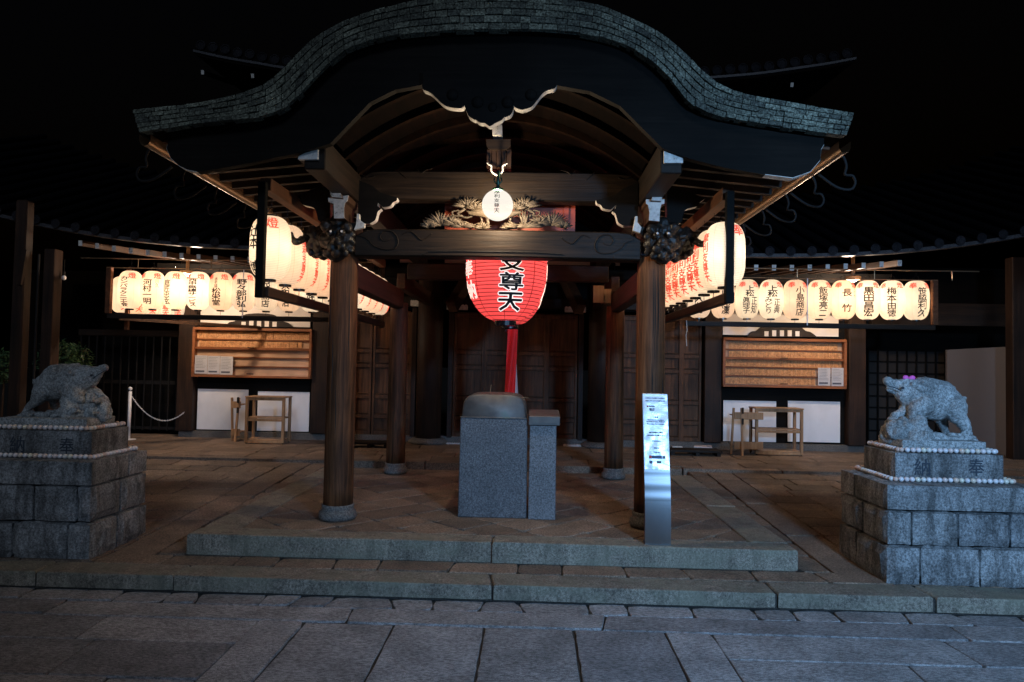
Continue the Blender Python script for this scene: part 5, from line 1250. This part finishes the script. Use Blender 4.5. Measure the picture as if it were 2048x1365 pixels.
MB().tube([q, (q.x+.0, q.y, zt2)], .027, 16).build('shaft', WHITEP, rp, smooth=True); MB().ball((q.x, q.y, zt2+.045), .034, 14).build('ball_top', WHITEP, rp, smooth=True); MB().lathe([(.12, 0), (.12, .012), (.04, .02)], q, 20).build('base_disc', WHITEP, rp)
mb = MB(); a = Vector((q.x, q.y, zt2-.05)); b = at(372, 822, 6.0)
ch = [a.lerp(b, k/44)-Vector((0, 0, .34*4*(k/44)*(1-k/44)*.9)) for k in range(45)]
for k in range(44):
    c_ = (ch[k]+ch[k+1])/2; d = (ch[k+1]-ch[k]); u_ = d.cross(Vector((0, 1, 0))).normalized() if k % 2 else Vector((0, 1, 0)); d = d*.62
    mb.tube([c_-d+u_*.0, c_-d*.4+u_*.009, c_+d*.4+u_*.009, c_+d, c_+d*.4-u_*.009, c_-d*.4-u_*.009, c_-d], .0038, 5, cap=False)
tag(mb.build('barrier_chain', WHITEP, None), 'thin pale chain sagging from the white post to the wall', 'chain')
lb = at(128, 556, 4.4); bl = thing('bare_bulb', lb, 'unlit bare light bulb hanging below the left eave', 'light bulb')
MB().ball(lb, .034, 14, 0, (1, 1, 1.2)).build('glass_bulb', WHITEP, bl, smooth=True); MB().lathe([(.018, .03), (.018, .1)], lb, 12).tube([lb+Vector((0, 0, .1)), (lb.x, lb.y, 3.05)], .004, 5).build('socket', IRON, bl)
def shrub(cx, cy, cz, r, n, lab):
    mb = MB()
    for _ in range(n):
        d = Vector((random.gauss(0, 1), random.gauss(0, 1), random.gauss(0, 1))).normalized()*r*random.uniform(.55, 1.05)*(1+.3*noise.noise(Vector((random.random()*9, 1, 2))))
        c_ = Vector((cx, cy, cz))+Vector((d.x, d.y, d.z*.8)); a_ = Vector((random.uniform(-1, 1), random.uniform(-1, 1), random.uniform(-.6, .6))).normalized()*random.uniform(.03, .06); b_ = a_.orthogonal().normalized()*.016
        mb.add([c_-a_, c_+b_, c_+a_, c_-b_], [(0, 1, 2, 3)])
    t = thing('shrub', (cx, cy, ZT), lab, 'shrub'); mb.build('foliage', LEAF, t); MB().tube([(cx, cy, ZT), (cx+.03, cy, cz)], [.03, .015], 7).build('trunk', DARKZ, t)
q = at(130, 722, 5.6); shrub(q.x, 5.6, q.z, .42, 1500, 'dark green clipped shrub behind the left boar')
q = at(5, 735, 4.0); shrub(q.x, 4.0, q.z, .3, 800, 'dark green shrub cut off by the left edge')


# ------------------------------------------------------------------ right side
rs = thing('side_hall', (8.2, 6.5, 0), 'dark side building at the right edge with a lattice window and an open pale door', 'building')
p_, q_ = at(1740, 700, 7.4), at(1895, 940, 7.4)
MB().box(6.2, 12, 7.55, 7.7, 0, 3.6).build('wall', BLACKW, rs)
LAT = mat('lattice_paper', (.025, .02, .018), .9)
MB().box(p_.x, q_.x, 7.5, 7.54, .1, p_.z).build('window', LAT, rs)
mb = MB()
for k in range(9): x = p_.x+(q_.x-p_.x)*k/8; mb.box(x-.014, x+.014, 7.455, 7.47, .1, p_.z)
for k in range(9): z = .1+(p_.z-.1)*k/8; mb.box(p_.x, q_.x, 7.472, 7.486, z-.014, z+.014)
mb.build('lattice', BLACKW, rs)
a, b = at(1894, 700, 6.9), at(2012, 694, 6.2); a2, b2_ = at(1894, 915, 6.9), at(2012, 925, 6.2)
d_ = Vector((0, .05, 0)); DOORC = mat('pale_door_board', (.13, .11, .105), .8)
MB().add([a, b, b2_, a2, a+d_, b+d_, b2_+d_, a2+d_], [(0, 1, 2, 3), (7, 6, 5, 4), (0, 4, 5, 1), (1, 5, 6, 2), (2, 6, 7, 3), (3, 7, 4, 0)]).build('door', DOORC, rs)
q = at(2030, 700, 5.6); MB().box(q.x-.1, q.x+.12, 5.5, 5.7, 0, 3.5).build('post', DARKZ, rs, bev=.01)
q = at(1875, 640, 6.2); MB().box(q.x-1.2, 10.5, 6.15, 6.3, 2.35, 2.75).build('lintel', DARKX, rs)
